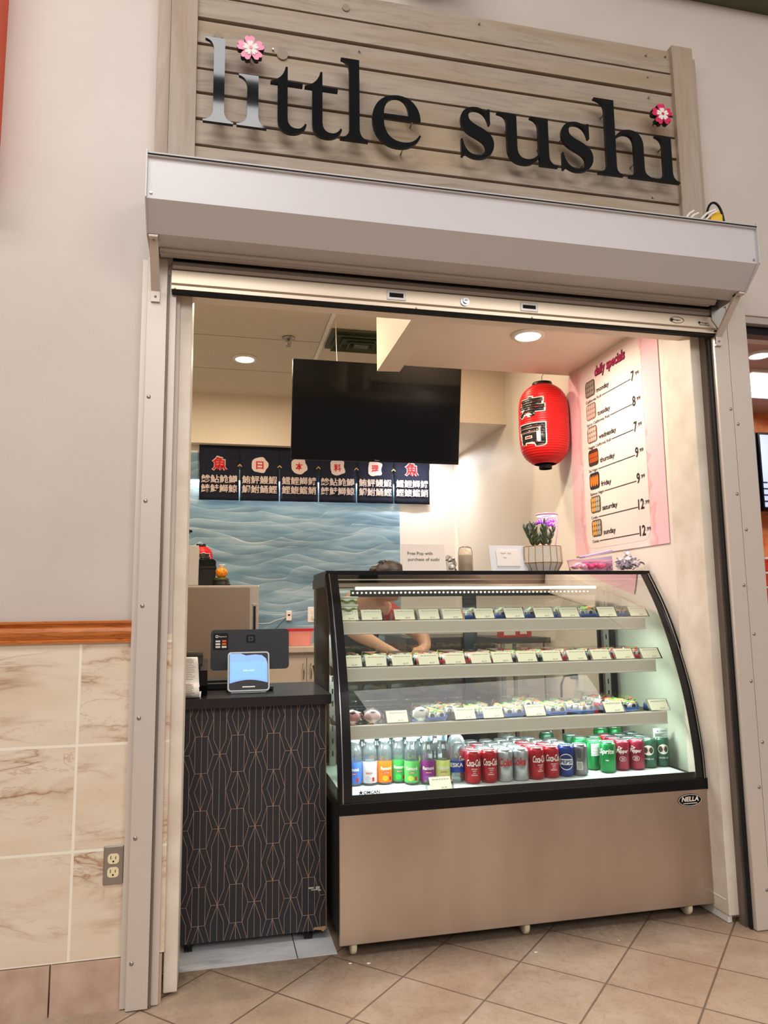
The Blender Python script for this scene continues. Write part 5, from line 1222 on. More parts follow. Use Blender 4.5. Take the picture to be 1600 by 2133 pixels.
def put_can(kind, x, y, label, rz):
    o = protos[kind]
    if kind in used: o = dup(o, (x, y, ZD), rz, label, 'soda cans on the case floor')
    else: used.add(kind); o.location = (x, y, ZD); o.rotation_euler = (0, 0, rz); o['label'] = label; o['group'] = 'soda cans on the case floor'
rr = random.Random(4)
for x, y, ks, desc in COLS:
    for i, k in enumerate(ks):
        yy2 = y + i * .0675; face = math.atan2(x - CAM_POS.x, yy2 - CAM_POS.y)
        put_can(k, x + i * .002 * (rr.random() - .5), yy2, KINDS[k][1] + (', front row, ' if i == 0 else ', %s row back, ' % ORD[i]) + desc, -face * .9 + (rr.random() - .5) * (.5 if i == 0 else 1.5) + (.35 if k in ('red',) else 0))
put_can('white', 1.535, .374, 'green can turned to its white side, behind the front lime-green one', .2)
put_can('white', 1.580, .441, 'white-sided green can in the third row left of the maroon cans', .6)
put_can('lime', 1.513, .441, 'bright green can half hidden behind the white-sided one', .2)
put_can('ginger', 1.508, .512, 'green can far back in the gap right of the grey can', .35)
put_can('ginger', 1.440, .600, 'dark green and silver can at the back of the gap', .3)
put_can('lime', 1.724, .640, 'bright green can at the back, left of its pair under the shelf', .5)
put_can('lime', 1.795, .640, 'bright green can at the back, right of its pair under the shelf', -.1)

# ------------------------------------------------------------------ bottles
def bottle_proto(name, lab_c, txt, sub, capc):
    t = thing('drink_bottle', (0, 0, 0), 'bottle', 'bottle')
    mb = MB(); mb.lathe([(.001, .004), (.020, .0), (.0275, .004), (.0285, .012), (.0285, .092), (.0268, .098), (.0280, .106), (.0265, .114), (.0275, .122), (.0245, .134), (.0195, .146), (.0180, .152), (.0200, .155), (.0175, .158), (.0165, .166)], seg=24); mb.build('clear_body', M['clear_pet'], t)
    mb = MB(); mb.lathe([(.0290, .010), (.0292, .012), (.0292, .086), (.0288, .088)], seg=28, cap=False); lb = mb.build('label', mat('label_' + name, lab_c, .45), t)
    mb = MB(); A = -PI / 2
    cyltext(mb, txt, .0292, .062, .013, .044, A, 0, .03, .05, lift=.0010)
    patch(mb, .0292, .046, .005, .024, A, 2, .0008); cyltext(mb, sub, .0292, .046, .0032, .020, A, 0, .02, lift=.0014)
    patch(mb, .0292, .026, .020, .022, A - .15, 1, .0009, ell=True); patch(mb, .0292, .024, .014, .009, A + .55, 2, .0010)
    mb.build('label_print', [M['paper'], mat('fruit_' + name, {'orange': rgb(250, 180, 30), 'blue': rgb(70, 120, 220), 'lime': rgb(200, 220, 90), 'green': rgb(60, 190, 80), 'grape': rgb(130, 60, 150), 'peach': rgb(250, 150, 150), 'white': rgb(200, 190, 200), 'melon': rgb(150, 210, 90)}[name], .4), mat('print_red', rgb(176, 24, 36), .4)], lb)
    mb = MB(); mb.lathe([(.0190, .159), (.0196, .162), (.0196, .184), (.0180, .188), (.001, .188)], seg=20); mb.build('cap', capc, t)
    return t
capm = mat('pale_cap', rgb(176, 214, 232), .35)
BK = {'blue': ('blue', rgb(70, 110, 190), 'Ramuné', 'ORIGINAL'), 'white': ('white', rgb(222, 214, 214), 'Ramuné', 'LYCHEE'), 'orange': ('orange', rgb(246, 120, 30), 'Ramuné', 'ORANGE'), 'green': ('green', rgb(58, 160, 78), 'Ramuné', 'MELON'),
      'lime': ('lime', rgb(96, 186, 96), 'Ramuné', 'LIME'), 'peach': ('peach', rgb(206, 214, 120), 'Ramuné', 'PEACH'), 'grape': ('grape', rgb(128, 40, 116), 'Ramuné', 'GRAPE')}
bp_ = {}
BL = [('blue', .541, .370, 'leftmost in the front row'), ('white', .598, .366, 'between blue and orange ones'), ('orange', .655, .362, 'in the front row'), ('green', .712, .372, 'half behind the lime one'), ('lime', .755, .330, 'front row right of the orange one'),
      ('peach', .787, .386, 'behind the small price stand'), ('grape', .815, .318, 'front row left of the last peach one'), ('peach', .872, .312, 'front row next to the water bottle'),
      ('blue', .525, .455, 'second row, far left corner'), ('blue', .585, .445, 'second row behind the blue and white ones'), ('orange', .640, .450, 'second row, partly hidden'), ('green', .700, .455, 'second row'), ('lime', .760, .450, 'second row'), ('grape', .820, .450, 'second row'), ('white', .880, .440, 'second row at the right')]
for k, x, y, d in BL:
    lab = {'blue': 'blue-labelled', 'white': 'white-labelled', 'orange': 'orange-labelled', 'green': 'green-labelled', 'lime': 'lime-green-labelled', 'peach': 'yellow-green and pink-labelled', 'grape': 'purple-labelled'}[k] + ' soda bottle, ' + d
    face = -math.atan2(x, y + 2.5) * .9 + (rr.random() - .5) * .5
    if k not in bp_:
        o = bp_[k] = bottle_proto(*BK[k], capm); o.location = (x, y, ZD); o.rotation_euler = (0, 0, face); o['label'] = lab; o['group'] = 'soda bottles on the case floor'
    else: dup(bp_[k], (x, y, ZD), face, lab, 'soda bottles on the case floor')
t = thing('water_bottle', (.933, .326, ZD), 'clear ribbed water bottle with blue label beside the first red cans', 'bottle')
mb = MB(); P = [(.001, .003), (.028, 0), (.032, .006)]
for k in range(12): P += [(.0325, .010 + k * .004 + .07 * 0), (.0310, .012 + k * .004)]
P = P[:7] + [(.0325, .026), (.0325, .084), (.0315, .088), (.0335, .096), (.0320, .102), (.0345, .110), (.0330, .116), (.0350, .124), (.0330, .130), (.0350, .138), (.0330, .150), (.027, .164), (.018, .174), (.014, .178), (.014, .19)]
mb.lathe(P, (.933, .326, ZD), 28); mb.build('clear_body', M['clear_pet'], t)
mb = MB(); mb.lathe([(.0330, .038), (.0332, .040), (.0332, .078), (.0330, .080)], (.933, .326, ZD), 28, cap=False); lb = mb.build('label', mat('eska_blue', rgb(30, 52, 140), .4), t)
mb = MB(); cyltext(mb, 'ESKA', .0334, .066, .016, .052, -PI / 2 - .30, 0, .03, lift=.001); mb.v = [(v[0] + .933, v[1] + .326, v[2] + ZD) for v in mb.v]; mb.build('label_print', M['paper'], lb)
mb = MB(); mb.lathe([(.0150, .184), (.0155, .200), (.001, .200)], (.933, .326, ZD), 18); mb.build('cap', capm, t)

# ------------------------------------------------------------------ price cards
def price_card(label, loc, w=.088, h=.050, lean=35, group=None):
    t = thing('price_card', loc, label, 'price card', group)
    T = Matrix.Translation(loc) @ Matrix.Rotation(math.radians(-lean), 4, 'X')
    mb = MB(); mb.box((-w / 2 - .004, -.002, 0), (w / 2 + .004, 0, h + .003), 0, T)
    for sx in (-1, 1):
        x = sx * (w / 2 + .006)
        mb.add([tuple(Vector(loc) + Vector(v)) for v in ((x, -.001, 0), (x, h * .9, 0), (x, h * .9, h * .5), (x, h * math.sin(math.radians(lean)), h * math.cos(math.radians(lean))))], [(0, 1, 2, 3)])
    mb.add([tuple(Vector(loc) + Vector(v)) for v in ((-w / 2, h * .9, 0), (w / 2, h * .9, 0), (w / 2, h * .9, h * .5), (-w / 2, h * .9, h * .5))], [(0, 1, 2, 3)])
    mb.build('acrylic_stand', M['clear'], t)
    mb = MB(); mb.box((-w / 2 + .003, -.0036, .002), (w / 2 - .003, -.0026, h), 0, T); c = mb.build('card', M['card'], t)
    mb = MB(); r2 = random.Random(int(loc[0] * 1000)); n0 = 0
    mb.text('$%d.99' % (3 + int(loc[0] * 37) % 9), (.012, -.0036, .006), (1, 0, 0), (0, 0, 1), .006, 0, w=.020, lift=.0006, align='C')
    x = -.03
    while x < .028:
        L = .004 + .008 * r2.random(); mb.box((x, -.0042, h * .80), (x + L, -.0037, h * .80 + .0016)); x += L + .003
    mb.v = [tuple(T @ Vector(v)) for v in mb.v]; mb.build('handwriting', M['ink_soft'], c)
    return t
PCS = []
def first_or_dup(proto, build, loc, label, group, rotz=0.):
    if proto[0] is None:
        proto[0] = build(); o = proto[0]; o.location = loc; o.rotation_euler = (0, 0, rotz); o['label'] = label; o['group'] = group; return o
    return dup(proto[0], loc, rotz, label, group)
pc = [None]
def card_build():
    t = price_card('card', (0, 0, 0)); return t
def place_card(x, y, z, label, group): return first_or_dup(pc, card_build, (x, y, z), label, group)
def xat(u, y):  # column on the photograph's width -> metres along the shelf at depth y
    a = (u - 800) / F_PX; d = math.tan(math.radians(13.08) + math.atan(a)); return d * (y + 2.5008)
nameT = ['far left, in front of the stacked tubs', 'second from the left', 'third from the left, after the gap', 'fourth from the left', 'fifth from the left, before the first blue tray', 'between the first two blue trays', 'between the second and third blue trays', 'between the third and fourth blue trays', 'left of the last green-topped tray', 'second from the right end', 'at the right end']
for i, u in enumerate((724, 773, 841, 892, 940, 1006, 1068, 1129, 1182, 1260, 1324)):
    yy_ = SH[0][0] + .004; place_card(xat(u, yy_), yy_, SH[0][1] + .001, 'price card on the top shelf, ' + nameT[i], 'price cards on the top shelf')
ORDN = ['first', 'second', 'third', 'fourth', 'fifth', 'sixth', 'seventh', 'eighth', 'ninth', 'tenth', 'eleventh', 'twelfth', 'last']
for i, u in enumerate((730, 781, 835, 889, 943, 996, 1040, 1091, 1142, 1194, 1243, 1291, 1345)):
    yy_ = SH[1][0] + .004; place_card(xat(u, yy_), yy_, SH[1][1] + .001, 'pale price card on the middle shelf, %s from the left' % ORDN[i], 'price cards on the middle shelf')
for u, d in ((823, 'between the rice balls'), (961, 'right of the wrap in the blue tray'), (1018, 'below the second wrap tray'), (1104, 'between the two salad roll trays'), (1264, 'right of the long blue tray'), (1356, 'alone at the right end')):
    yy_ = SH[2][0] + .004; place_card(xat(u, yy_), yy_, SH[2][1] + .001, 'cream price card on the lowest shelf, ' + d, 'price cards on the lowest shelf')
place_card(xat(906, .215), .200, ZD, 'cream price card in clear stand on the case floor before the bottles', 'price card on the case floor')

# ------------------------------------------------------------------ food packs
M['rice'] = mat('rice_white', rgb(238, 232, 220), .6); M['nori'] = mat('nori', rgb(28, 34, 26), .6); M['salmon'] = mat('salmon', rgb(244, 128, 70), .45)
M['avocado'] = mat('avocado', rgb(140, 170, 70), .5); M['tray_blue'] = mat('tray_blue', rgb(52, 92, 170), .35); M['tray_black'] = mat('tray_black', rgb(24, 22, 24), .3); M['tray_red'] = mat('tray_red', rgb(190, 30, 40), .35)
M['tuna'] = mat('tuna', rgb(206, 50, 60), .45); M['lettuce'] = mat('lettuce', rgb(110, 176, 60), .5); M['egg'] = mat('egg_yellow', rgb(240, 200, 80), .5)
def tray_build(name, tray_m, tops, L=.17, W=.085, nrow=5, lidh=.032):
    """sushi tray, long axis y, front edge at y=0, bottom z=0"""
    t = thing(name, (0, 0, 0), 'tray', 'sushi tray')
    mb = MB(); frust(mb, -W / 2, 0, W / 2, L, 0.001, .016, .006, .008); mb.build('tray', tray_m, t, th=.0012)
    k = 0
    for r_ in range(nrow):
        for c_ in range(2):
            mb = MB(); y = .018 + r_ * (L - .036) / max(1, nrow - 1); x = (-.5 + c_) * W * .44
            T = Matrix.Translation((x, y, .0195)) @ Matrix.Rotation(.15 * ((k * 7) % 5 - 2), 4, 'Z')
            mb.lathe([(.0005, -.012), (.013, -.011), (.0155, -.007), (.0155, .007), (.013, .011), (.010, .012)], seg=14, mi=0, M=T @ Matrix.Rotation(PI / 2, 4, 'X'))
            mb.lathe([(.010, .0118), (.0085, .0125), (.0005, .0125)], seg=10, mi=1, M=T @ Matrix.Rotation(PI / 2, 4, 'X'))
            mb.ball((0, 0, .0135), .011, 10, 5, 2, (1.1, 1.1, .45), T)
            mb.build('roll_piece', [M['rice'], M['nori'], tops[k % len(tops)]], t); k += 1
    mb = MB(); V0 = rrect(-W / 2, 0, W / 2, L, .008); V1 = rrect(-W / 2 + .008, .008, W / 2 - .008, L - .008, .008); n = len(V0)
    V = [(a, b_, .016) for a, b_ in V0] + [(a, b_, .016 + lidh) for a, b_ in V1]
    mb.add(V, [(i, (i + 1) % n, n + (i + 1) % n, n + i) for i in range(n)], 0, False); mb.add(V, [tuple(range(n, 2 * n))], 0); mb.build('clear_lid', M['clear'], t)
    return t
proto = {'blue': [None], 'red': [None], 'black': [None], 'salad': [None], 'egg': [None]}
BUILD = {'blue': lambda: tray_build('sushi_tray', M['tray_blue'], [M['salmon'], M['nori'], M['rice'], M['avocado']]),
         'red': lambda: tray_build('sushi_tray', M['tray_red'], [M['tuna'], M['salmon'], M['avocado']]),
         'black': lambda: tray_build('sushi_tray', M['tray_black'], [M['nori'], M['avocado'], M['salmon']]),
         'salad': lambda: tray_build('sushi_tray', M['tray_blue'], [M['lettuce'], M['egg'], M['salmon']], lidh=.036),
         'egg': lambda: tray_build('sushi_tray', M['tray_black'], [M['egg'], M['salmon'], M['lettuce']])}
def place_tray(kind, x, y, z, label, group, rz=0.): return first_or_dup(proto[kind], BUILD[kind], (x, y, z), label, group, rz)
gt = 'sushi trays on the top shelf'
for u, k, d in ((972, 'blue', 'first blue tray from the left, orange topped'), (1036, 'blue', 'second blue tray, between price cards'), (1098, 'blue', 'third blue tray, mostly hidden'), (1157, 'blue', 'fourth blue tray'), (1218, 'salad', 'blue tray topped with green, near the right'), (1290, 'blue', 'small blue tray at the right end')):
    yy_ = SH[0][0] + .055; place_tray(k, xat(u, yy_), yy_, SH[0][1], 'sushi tray on the top shelf, ' + d, gt)
gm = 'sushi trays on the middle shelf'
for i, (u, k) in enumerate(((728, 'black'), (785, 'egg'), (838, 'black'), (893, 'red'), (945, 'red'), (1000, 'red'), (1050, 'egg'), (1105, 'egg'), (1155, 'red'), (1205, 'black'), (1255, 'red'), (1305, 'red'))):
    yy_ = SH[1][0] + .058; place_tray(k, xat(u, yy_), yy_, SH[1][1], '%s sushi tray from the left on the middle shelf, %s' % (ORDN[i].capitalize() if i else 'First', {'black': 'black base', 'egg': 'yellow orange toppings', 'red': 'red base'}[k]), gm)
gl_ = 'trays on the lowest shelf'
for u, k, dy, rz, d in ((905, 'salad', .012, .18, 'wrap tray right of the second rice ball'), (992, 'salad', .03, .05, 'wrap tray behind the price cards'), (1062, 'salad', .02, 0, 'green and orange salad roll tray, left one'), (1150, 'salad', .02, .0, 'green and orange salad roll tray, right one'), (1212, 'blue', .02, .35, 'long angled blue tray'), (1296, 'salad', .03, 0, 'tray with leafy rolls right of the angled blue one'), (940, 'black', .13, 0, 'dark tray in the back row, left'), (1100, 'egg', .20, 0, 'dark tray in the back row, middle'), (1250, 'red', .18, 0, 'red based tray in the back row, right')):
    yy_ = SH[2][0] + dy; place_tray(k, xat(u, yy_), yy_, SH[2][1], 'sushi tray on the lowest shelf, ' + d, gl_, rz)
# rice balls
def riceball(x, y, z, c, label):
    t = thing('rice_ball_pack', (x, y, z), label, 'rice ball', 'wrapped rice balls on the lowest shelf')
    mb = MB(); mb.ball((x, y, z + .024), .026, 18, 10, 0, (1.25, 1, .9)); mb.build('rice_ball', c, t)
    mb = MB(); mb.ball((x, y - .006, z + .036), .016, 12, 6, 0, (1.2, 1, .55)); mb.build('seaweed_patch', M['nori'], t)
    mb = MB(); frust(mb, x - .042, y - .034, x + .042, y + .036, z + .001, z + .010, .003, .012); crumple(mb, (x, y, z + .028), .033, (1.25, 1, .85), int(x * 1000), 0, .06, 2); mb.build('clear_wrap', M['clear'], t)
pinkr = mat('pink_rice', rgb(226, 160, 160), .5)
riceball(.520, .312, SH[2][1], pinkr, 'pink rice ball in clear wrap, leftmost on the lowest shelf')
riceball(.600, .320, SH[2][1], mat('pink_white_rice', rgb(232, 190, 186), .5), 'pink and white rice ball in clear wrap, second on the lowest shelf')
riceball(.790, .315, SH[2][1], M['rice'], 'white rice ball in clear wrap right of the first price card')
# stacked tubs
for k, (zz, f) in enumerate(((.048, 0), (.080, 0), (.112, 0))):
    t = thing('deli_tub', (.525, .45, SH[0][1] + zz), ['lowest', 'middle', 'topmost'][k] + ' of the three clear tubs of green salad stacked on the top shelf', 'tub', 'stacked deli tubs')
    z = SH[0][1] + zz - .046
    mb = MB(); mb.lathe([(.040, 0), (.046, .027)], (.525, .45, z), 28); mb.build('tub', mat('milky_tub', rgb(214, 222, 200), .4), t)
    mb = MB(); mb.lathe([(.0485, .026), (.0495, .028), (.0485, .031), (.001, .031)], (.525, .45, z), 28); mb.build('lid', mat('tub_lid', rgb(222, 230, 216), .4), t)
    mb = MB(); mb.lathe([(.0425, .006), (.0447, .016 )], (.525, .45, z), 28, cap=False); mb.v = [(v[0] , v[1], v[2] + (.004 * math.sin(v[0] * 150 + k))) for v in mb.v]; mb.build('salad', mat('seaweed_salad', rgb(120, 132, 80), .6), t)

# ------------------------------------------------------------------ prep area behind the case
t = thing('prep_table', (1.15, 1.25, 0), 'dark prep table behind the display case, seen through its rear glass', 'table')
mb = MB(); mb.box((.56, 1.02, .90), (1.30, 1.42, .93), bev=.004); mb.build('top', mat('cutting_top', rgb(150, 134, 118), .4), t)
mb = MB(); mb.box((.58, 1.30, .12), (1.28, 1.40, .90)); mb.build('panel', mat('prep_dark', rgb(52, 46, 42), .5), t)
for x in (.60, 1.25): mb = MB(); mb.box((x, 1.05, .003), (x + .03, 1.08, .90)); mb.build('leg', M['zinc'], t)
for x in (.60, 1.25): mb = MB(); mb.box((x, 1.36, .003), (x + .03, 1.39, .90)); mb.build('leg', M['zinc'], t)
t = thing('sushi_fridge', (1.5, 2.5, 0), 'dark under-counter fridge standing along the back, seen through the case', 'fridge')
mb = MB(); mb.box((1.26, 2.30, .03), (1.88, 2.95, .98), bev=.006); mb.build('cabinet', mat('dark_steel', rgb(70, 62, 56), .35, .6), t)
mb = MB(); mb.box((1.28, 2.285, .10), (1.56, 2.30, .92), bev=.004); mb.build('door', mat('dark_steel', rgb(70, 62, 56), .35, .6), t); mb = MB(); mb.box((1.58, 2.285, .10), (1.86, 2.30, .92), bev=.004); mb.build('door', mat('dark_steel', rgb(70, 62, 56), .35, .6), t)
mb = MB(); mb.box((1.62, 1.52, 1.002), (1.80, 1.60, 1.07), 0); mb.box((1.63, 1.519, 1.015), (1.70, 1.52, 1.05), 1); mb.box((1.73, 1.519, 1.02), (1.77, 1.52, 1.06), 1); o = mb.build('red_carton', [mat('red_carton', rgb(190, 40, 40), .5), M['paper']]); tag(o, 'red printed carton on the side table, seen between two shelves', 'box')
t = thing('side_table', (1.72, 1.6, 0), 'narrow dark side table against the right wall behind the case', 'table')
mb = MB(); mb.box((1.58, 1.44, .97), (1.88, 1.95, 1.0)); mb.build('top', mat('prep_dark', rgb(52, 46, 42), .5), t)
for x in (1.59, 1.85):
    for y in (1.46, 1.91): mb = MB(); mb.box((x, y, .003), (x + .02, y + .02, .97)); mb.build('leg', M['zinc'], t)
t = thing('side_outlet', (1.9, 1.17, .73), 'white outlet with black plug on the right wall behind the case', 'outlet')
mb = MB(); mb.box((1.899, 1.12, .73), (1.905, 1.20, .85), bev=.002); mb.build('cover_plate', M['paper'], t)
mb = MB(); mb.box((1.865, 1.165, .79), (1.899, 1.20, .825), bev=.006); mb.tube([(1.87, 1.18, .81), (1.835, 1.20, .805), (1.820, 1.21, .76), (1.82, 1.21, .55), (1.83, 1.21, .30)], .006, 8); mb.build('plug', M['black'], t)

# ------------------------------------------------------------------ person behind the case
PB = (.78, 1.70, 0)
t = thing('person', PB, 'person with dark hair, red shirt and black apron bent over behind the display case', 'person')
SK = mat('skin', rgb(206, 158, 128), .5); 
def body():
    N = []; E = []
    def a(p, r, par=None):
        N.append((p, r)); i = len(N) - 1
        if par is not None: E.append((par, i))
        return i
    pel = a((.76, 1.86, .90), (.12, .10)); w = a((.765, 1.76, 1.02), (.105, .09), pel); ch = a((.79, 1.60, 1.14), (.125, .10), w); up = a((.83, 1.48, 1.215), (.10, .08), ch); nk = a((.865, 1.42, 1.26), (.045, .045), up)
    h1 = a((.895, 1.375, 1.265), (.060, .066), nk); h2 = a((.915, 1.335, 1.30), (.080, .086), h1); h3 = a((.925, 1.315, 1.345), (.070, .078), h2); jaw = a((.925, 1.285, 1.235), (.040, .038), h1); nose = a((.945, 1.232, 1.285), (.012, .012), h2)
    for sx, sh, el, wr, hd in ((-1, (.68, 1.50, 1.18), (.700, 1.24, 1.06), (.83, 1.12, .985), (.865, 1.105, .972)), (1, (.95, 1.56, 1.16), (1.12, 1.42, 1.02), (1.08, 1.22, .975), (1.05, 1.19, .968))):
        s = a(sh, .055, up); e = a(el, .040, s); f = a(tuple((e_ + w_) / 2 for e_, w_ in zip(el, wr)), .037, e); w_ = a(wr, .024, f); pm = a(hd, (.032, .016), w_)
        d = (Vector(hd) - Vector(wr)).normalized(); side = d.cross(Vector((0, 0, 1))).normalized()
        for k, (off, L) in enumerate(((-.024, .058), (-.008, .068), (.008, .064), (.024, .050))):
            p1 = Vector(hd) + d * .026 + side * off; i1 = a(tuple(p1), .0095, pm); i2 = a(tuple(p1 + d * L * .5 + Vector((0, 0, -.004))), .0085, i1); a(tuple(p1 + d * L + Vector((0, 0, -.016))), .0070, i2)
        th = Vector(hd) - d * .005 - side * .030 * sx * -1; i1 = a(tuple(th), .011, pm); a(tuple(th + d * .030 - side * .012 * sx * -1), .009, i1)
    for sx in (-1, 1):
        hp_ = a((.76 + .09 * sx, 1.88, .84), .085, pel); kn = a((.76 + .10 * sx, 1.84, .47), .058, hp_); an = a((.76 + .10 * sx, 1.88, .09), .038, kn); a((.76 + .10 * sx, 1.78, .035), .036, an)
    return N, E
N, E = body()
me = bpy.data.meshes.new('tmp')
def skin2(name, nodes, edges, m, sub=2, scale=1.0):
    """grow a skin surface; skin data layer is created through the modifier on first evaluation"""
    org = ORG[t.name]; bm = bmesh.new(); lay = bm.verts.layers.skin.verify()
    vs = []
    for i, (p, r) in enumerate(nodes):
        v = bm.verts.new(Vector(p) - org); rr_ = (r, r) if isinstance(r, (int, float)) else r
        v[lay].radius = (rr_[0] * scale, rr_[1] * scale); v[lay].use_root = (i == 0); vs.append(v)
    for a_, b_ in edges: bm.edges.new((vs[a_], vs[b_]))
    me = bpy.data.meshes.new(name); bm.to_mesh(me); bm.free()
    o = bpy.data.objects.new(name, me); COL.objects.link(o); o.parent = t; ORG[o.name] = org
    o.modifiers.new('skin', 'SKIN').use_smooth_shade = True
    s_ = o.modifiers.new('sub', 'SUBSURF'); s_.levels = sub; s_.render_levels = sub
    dg = bpy.context.evaluated_depsgraph_get(); nm = bpy.data.meshes.new_from_object(o.evaluated_get(dg)); o.modifiers.clear(); o.data = nm
    nm.materials.clear(); nm.materials.append(m)
    for p in nm.polygons: p.use_smooth = True; p.material_index = 0
    return o
bpy.data.meshes.remove(me)
skin2('body', N, E, SK)
# red short-sleeved shirt, apron, trousers, shoes
SHT = [((.76, 1.86, .90), (.130, .110)), ((.765, 1.76, 1.02), (.116, .100)), ((.79, 1.60, 1.14), (.136, .110)), ((.83, 1.48, 1.215), (.110, .090)), ((.68, 1.50, 1.18), .066), ((.692, 1.36, 1.115), .056), ((.95, 1.56, 1.16), .066), ((1.04, 1.49, 1.09), .056)]
skin2('shirt', SHT, [(0, 1), (1, 2), (2, 3), (3, 4), (4, 5), (3, 6), (6, 7)], mat('red_shirt', rgb(176, 42, 50), .8))
mb = MB(); P = [(1.56, 1.20), (1.50, 1.10), (1.56, 1.00), (1.66, .90), (1.73, .78), (1.75, .55), (1.74, .42)]; mb.sheet(smooth(P, 4), 0, .63, .90, th=.004); mb.build('apron', mat('black_apron', rgb(28, 28, 32), .8), t)
TR = [((.76, 1.87, .86), (.125, .110)), ((.67, 1.88, .80), .098), ((.66, 1.84, .47), .075), ((.66, 1.88, .12), .060), ((.85, 1.88, .80), .098), ((.86, 1.84, .47), .075), ((.86, 1.88, .12), .060)]
skin2('trousers', TR, [(0, 1), (1, 2), (2, 3), (0, 4), (4, 5), (5, 6)], mat('black_trousers', rgb(30, 30, 34), .8))
for x in (.66, .86): mb = MB(); mb.ball((x, 1.81, .042), .05, 14, 8, 0, (.9, 2.1, .80)); mb.build('shoe', M['black_matte'], t)
HR = mat('dark_hair', rgb(38, 26, 20), .5)
mb = MB(); mb.ball((.922, 1.335, 1.335), .100, 20, 12, 0, (.95, 1.0, .95))
mb.v = [v if v[1] > 1.285 or v[2] > 1.345 else (v[0], 1.285, v[2]) for v in mb.v]
rh = random.Random(6)
for k in range(60):
    a_ = rh.random() * 6.28; e_ = rh.random() * 1.2; p = Vector((.922 + .085 * math.cos(a_) * math.cos(e_), 1.335 + .09 * math.sin(a_) * math.cos(e_) + .01, 1.335 + .09 * math.sin(e_)))
    q = p + Vector((-.02 - .02 * rh.random(), .01, -.015 + .035 * rh.random())); mb.tube([p, (p + q) / 2 + Vector((0, 0, .006)), q], .003, 5, 0, rads=[.0035, .003, .0006])
mb.ball((.855, 1.36, 1.372), .034, 12, 8, 0, (1.3, 1, .9))
mb.build('hair', HR, t)
mb = MB()
for sx in (-1, 1): mb = MB(); mb.ball((.925 + .030 * sx + .01, 1.254, 1.300), .0085, 10, 6, 0, (1, .5, .7)); mb.build('eye', mat('eye_dark', rgb(30, 20, 16), .3), t)
mb = MB(); mb.ball((.935, 1.252, 1.245), .016, 12, 6, 0, (1, .4, .35)); mb.build('mouth', mat('lips', rgb(176, 100, 96), .5), t)
mb = MB()
for sx in (-1, 1): mb = MB(); mb.ball((.915 + .082 * sx, 1.335, 1.285), .018, 10, 8, 0, (.4, .7, 1.1)); mb.build('ear', SK, t)

# ------------------------------------------------------------------ neighbour shop contents
def xat2(u, y): return xat(u, y)
t = thing('neighbour_light', (2.97, 1.0, 2.70), 'round white downlight in the neighbouring shop ceiling', 'ceiling light')
mb = MB(); mb.lathe([(.06, 0), (.085, .003), (.085, .014)], (3.30, 1.30, 2.706), 28, cap=False); mb.build('trim_ring', M['white'], t)
mb = MB(); mb.lathe([(.001, .002), (.06, .002)], (3.30, 1.30, 2.706), 28, cap=False); mb.build('diffuser', mat('cool_lamp', (1, 1, 1, 1), .5, emit=(1, .97, .92, 1), estr=8.), t)
t = thing('panel_light', (4.0, 1.9, 2.69), 'rectangular fluorescent ceiling panel in the neighbouring shop', 'ceiling light')
mb = MB(); mb.box((3.45, 1.55, 2.700), (4.9, 2.10, 2.719)); mb.build('frame', M['white'], t)
mb = MB(); mb.box((3.47, 1.57, 2.697), (4.88, 2.08, 2.700)); mb.build('diffuser', mat('panel_lamp', (1, 1, 1, 1), .5, emit=(1, .98, .95, 1), estr=2.5), t)
area('neighbour_lamp', (4.0, 1.8, 2.68), (4.0, 1.8, 0), 1.2, 18, (1, .93, .85), .5)
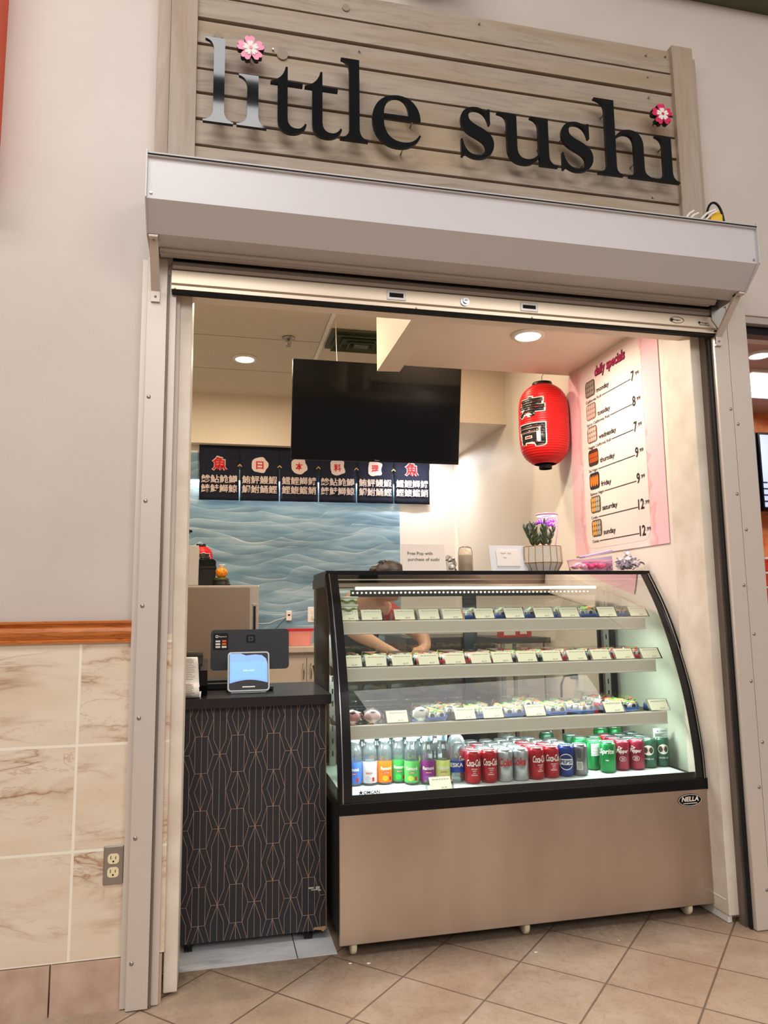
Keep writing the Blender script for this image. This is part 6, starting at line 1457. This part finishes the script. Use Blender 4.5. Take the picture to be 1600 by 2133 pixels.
for k, (ua, ub, lab) in enumerate(((1555, 1588, 'left'), (1592, 1640, 'right'))):
    y = 2.45; xa, xb = xat(ua, y), xat(ub, y)
    t = thing('menu_screen', ((xa + xb) / 2, y, 1.9), 'lit pale blue menu screen on the orange wall next door, ' + lab + ' one', 'screen', 'menu screens next door')
    mb = MB(); mb.box((xa - (.05 if k == 0 else 0), y - .03, 1.90), (xb, y + .02, 2.53), bev=.004); mb.build('housing', M['black'], t)
    mb = MB(); mb.box((xa - (.035 if k == 0 else -.014), y - .033, 1.93), (xb - .014, y - .031, 2.51)); mb.build('screen', mat('menu_blue', rgb(170, 185, 225), .3, emit=rgb(150, 168, 215), estr=.45), t)
    mb = MB()
    for j in range(6): mb.box((xb - .06 if k == 0 else xa + .01, y - .036, 2.42 - j * .05 - (.3 if k else 0)), (xb - .03 if k == 0 else xa + .05, y - .034, 2.43 - j * .05 - (.3 if k else 0)))
    mb.build('menu_lines', M['ink'], t)
for k, z in enumerate((1.20, 1.30, 1.40)):
    y = 1.9; x = xat(1592, y)
    t = thing('food_tub', (x + .2, y, z), 'clear tub of red food in the neighbouring shop, %s of its stack' % ['bottom', 'middle', 'top'][k], 'container', 'red food tubs next door')
    mb = MB(); mb.box((x, y, z), (x + .4, y + .2, z + .082), bev=.006); mb.build('tub', noisy('red_food', rgb(214, 36, 16), rgb(236, 90, 40), 30, .4), t)
    mb = MB(); mb.box((x - .006, y - .006, z + .082), (x + .406, y + .206, z + .096), bev=.003); mb.build('lid', M['paper'], t)
mb = MB(); mb.box((xat(1585, 1.9) , 1.85, .0), (xat(1585, 1.9) + 1.0, 2.3, 1.198)); o = mb.build('shop_counter', M['black_matte']); tag(o, 'dark counter in the neighbouring shop below the red tubs', 'counter')

# a few chips and scuffs of debris at the threshold
rd = random.Random(12)
for x, y, dl in ((.47, .10, 'in front of the left caster'), (.53, .085, 'just right of the left caster'), (1.10, .02, 'before the middle caster'), (1.42, .03, 'right of the middle caster')):
    mb = MB(); mb.ball((x, y, .0015), .006 * (.6 + rd.random()), 8, 5, 0, (1, .7, .25)); o = mb.build('debris_chip', M['paper']); tag(o, 'tiny white chip on the floor tiles ' + dl, 'debris', 'white chips on the floor')
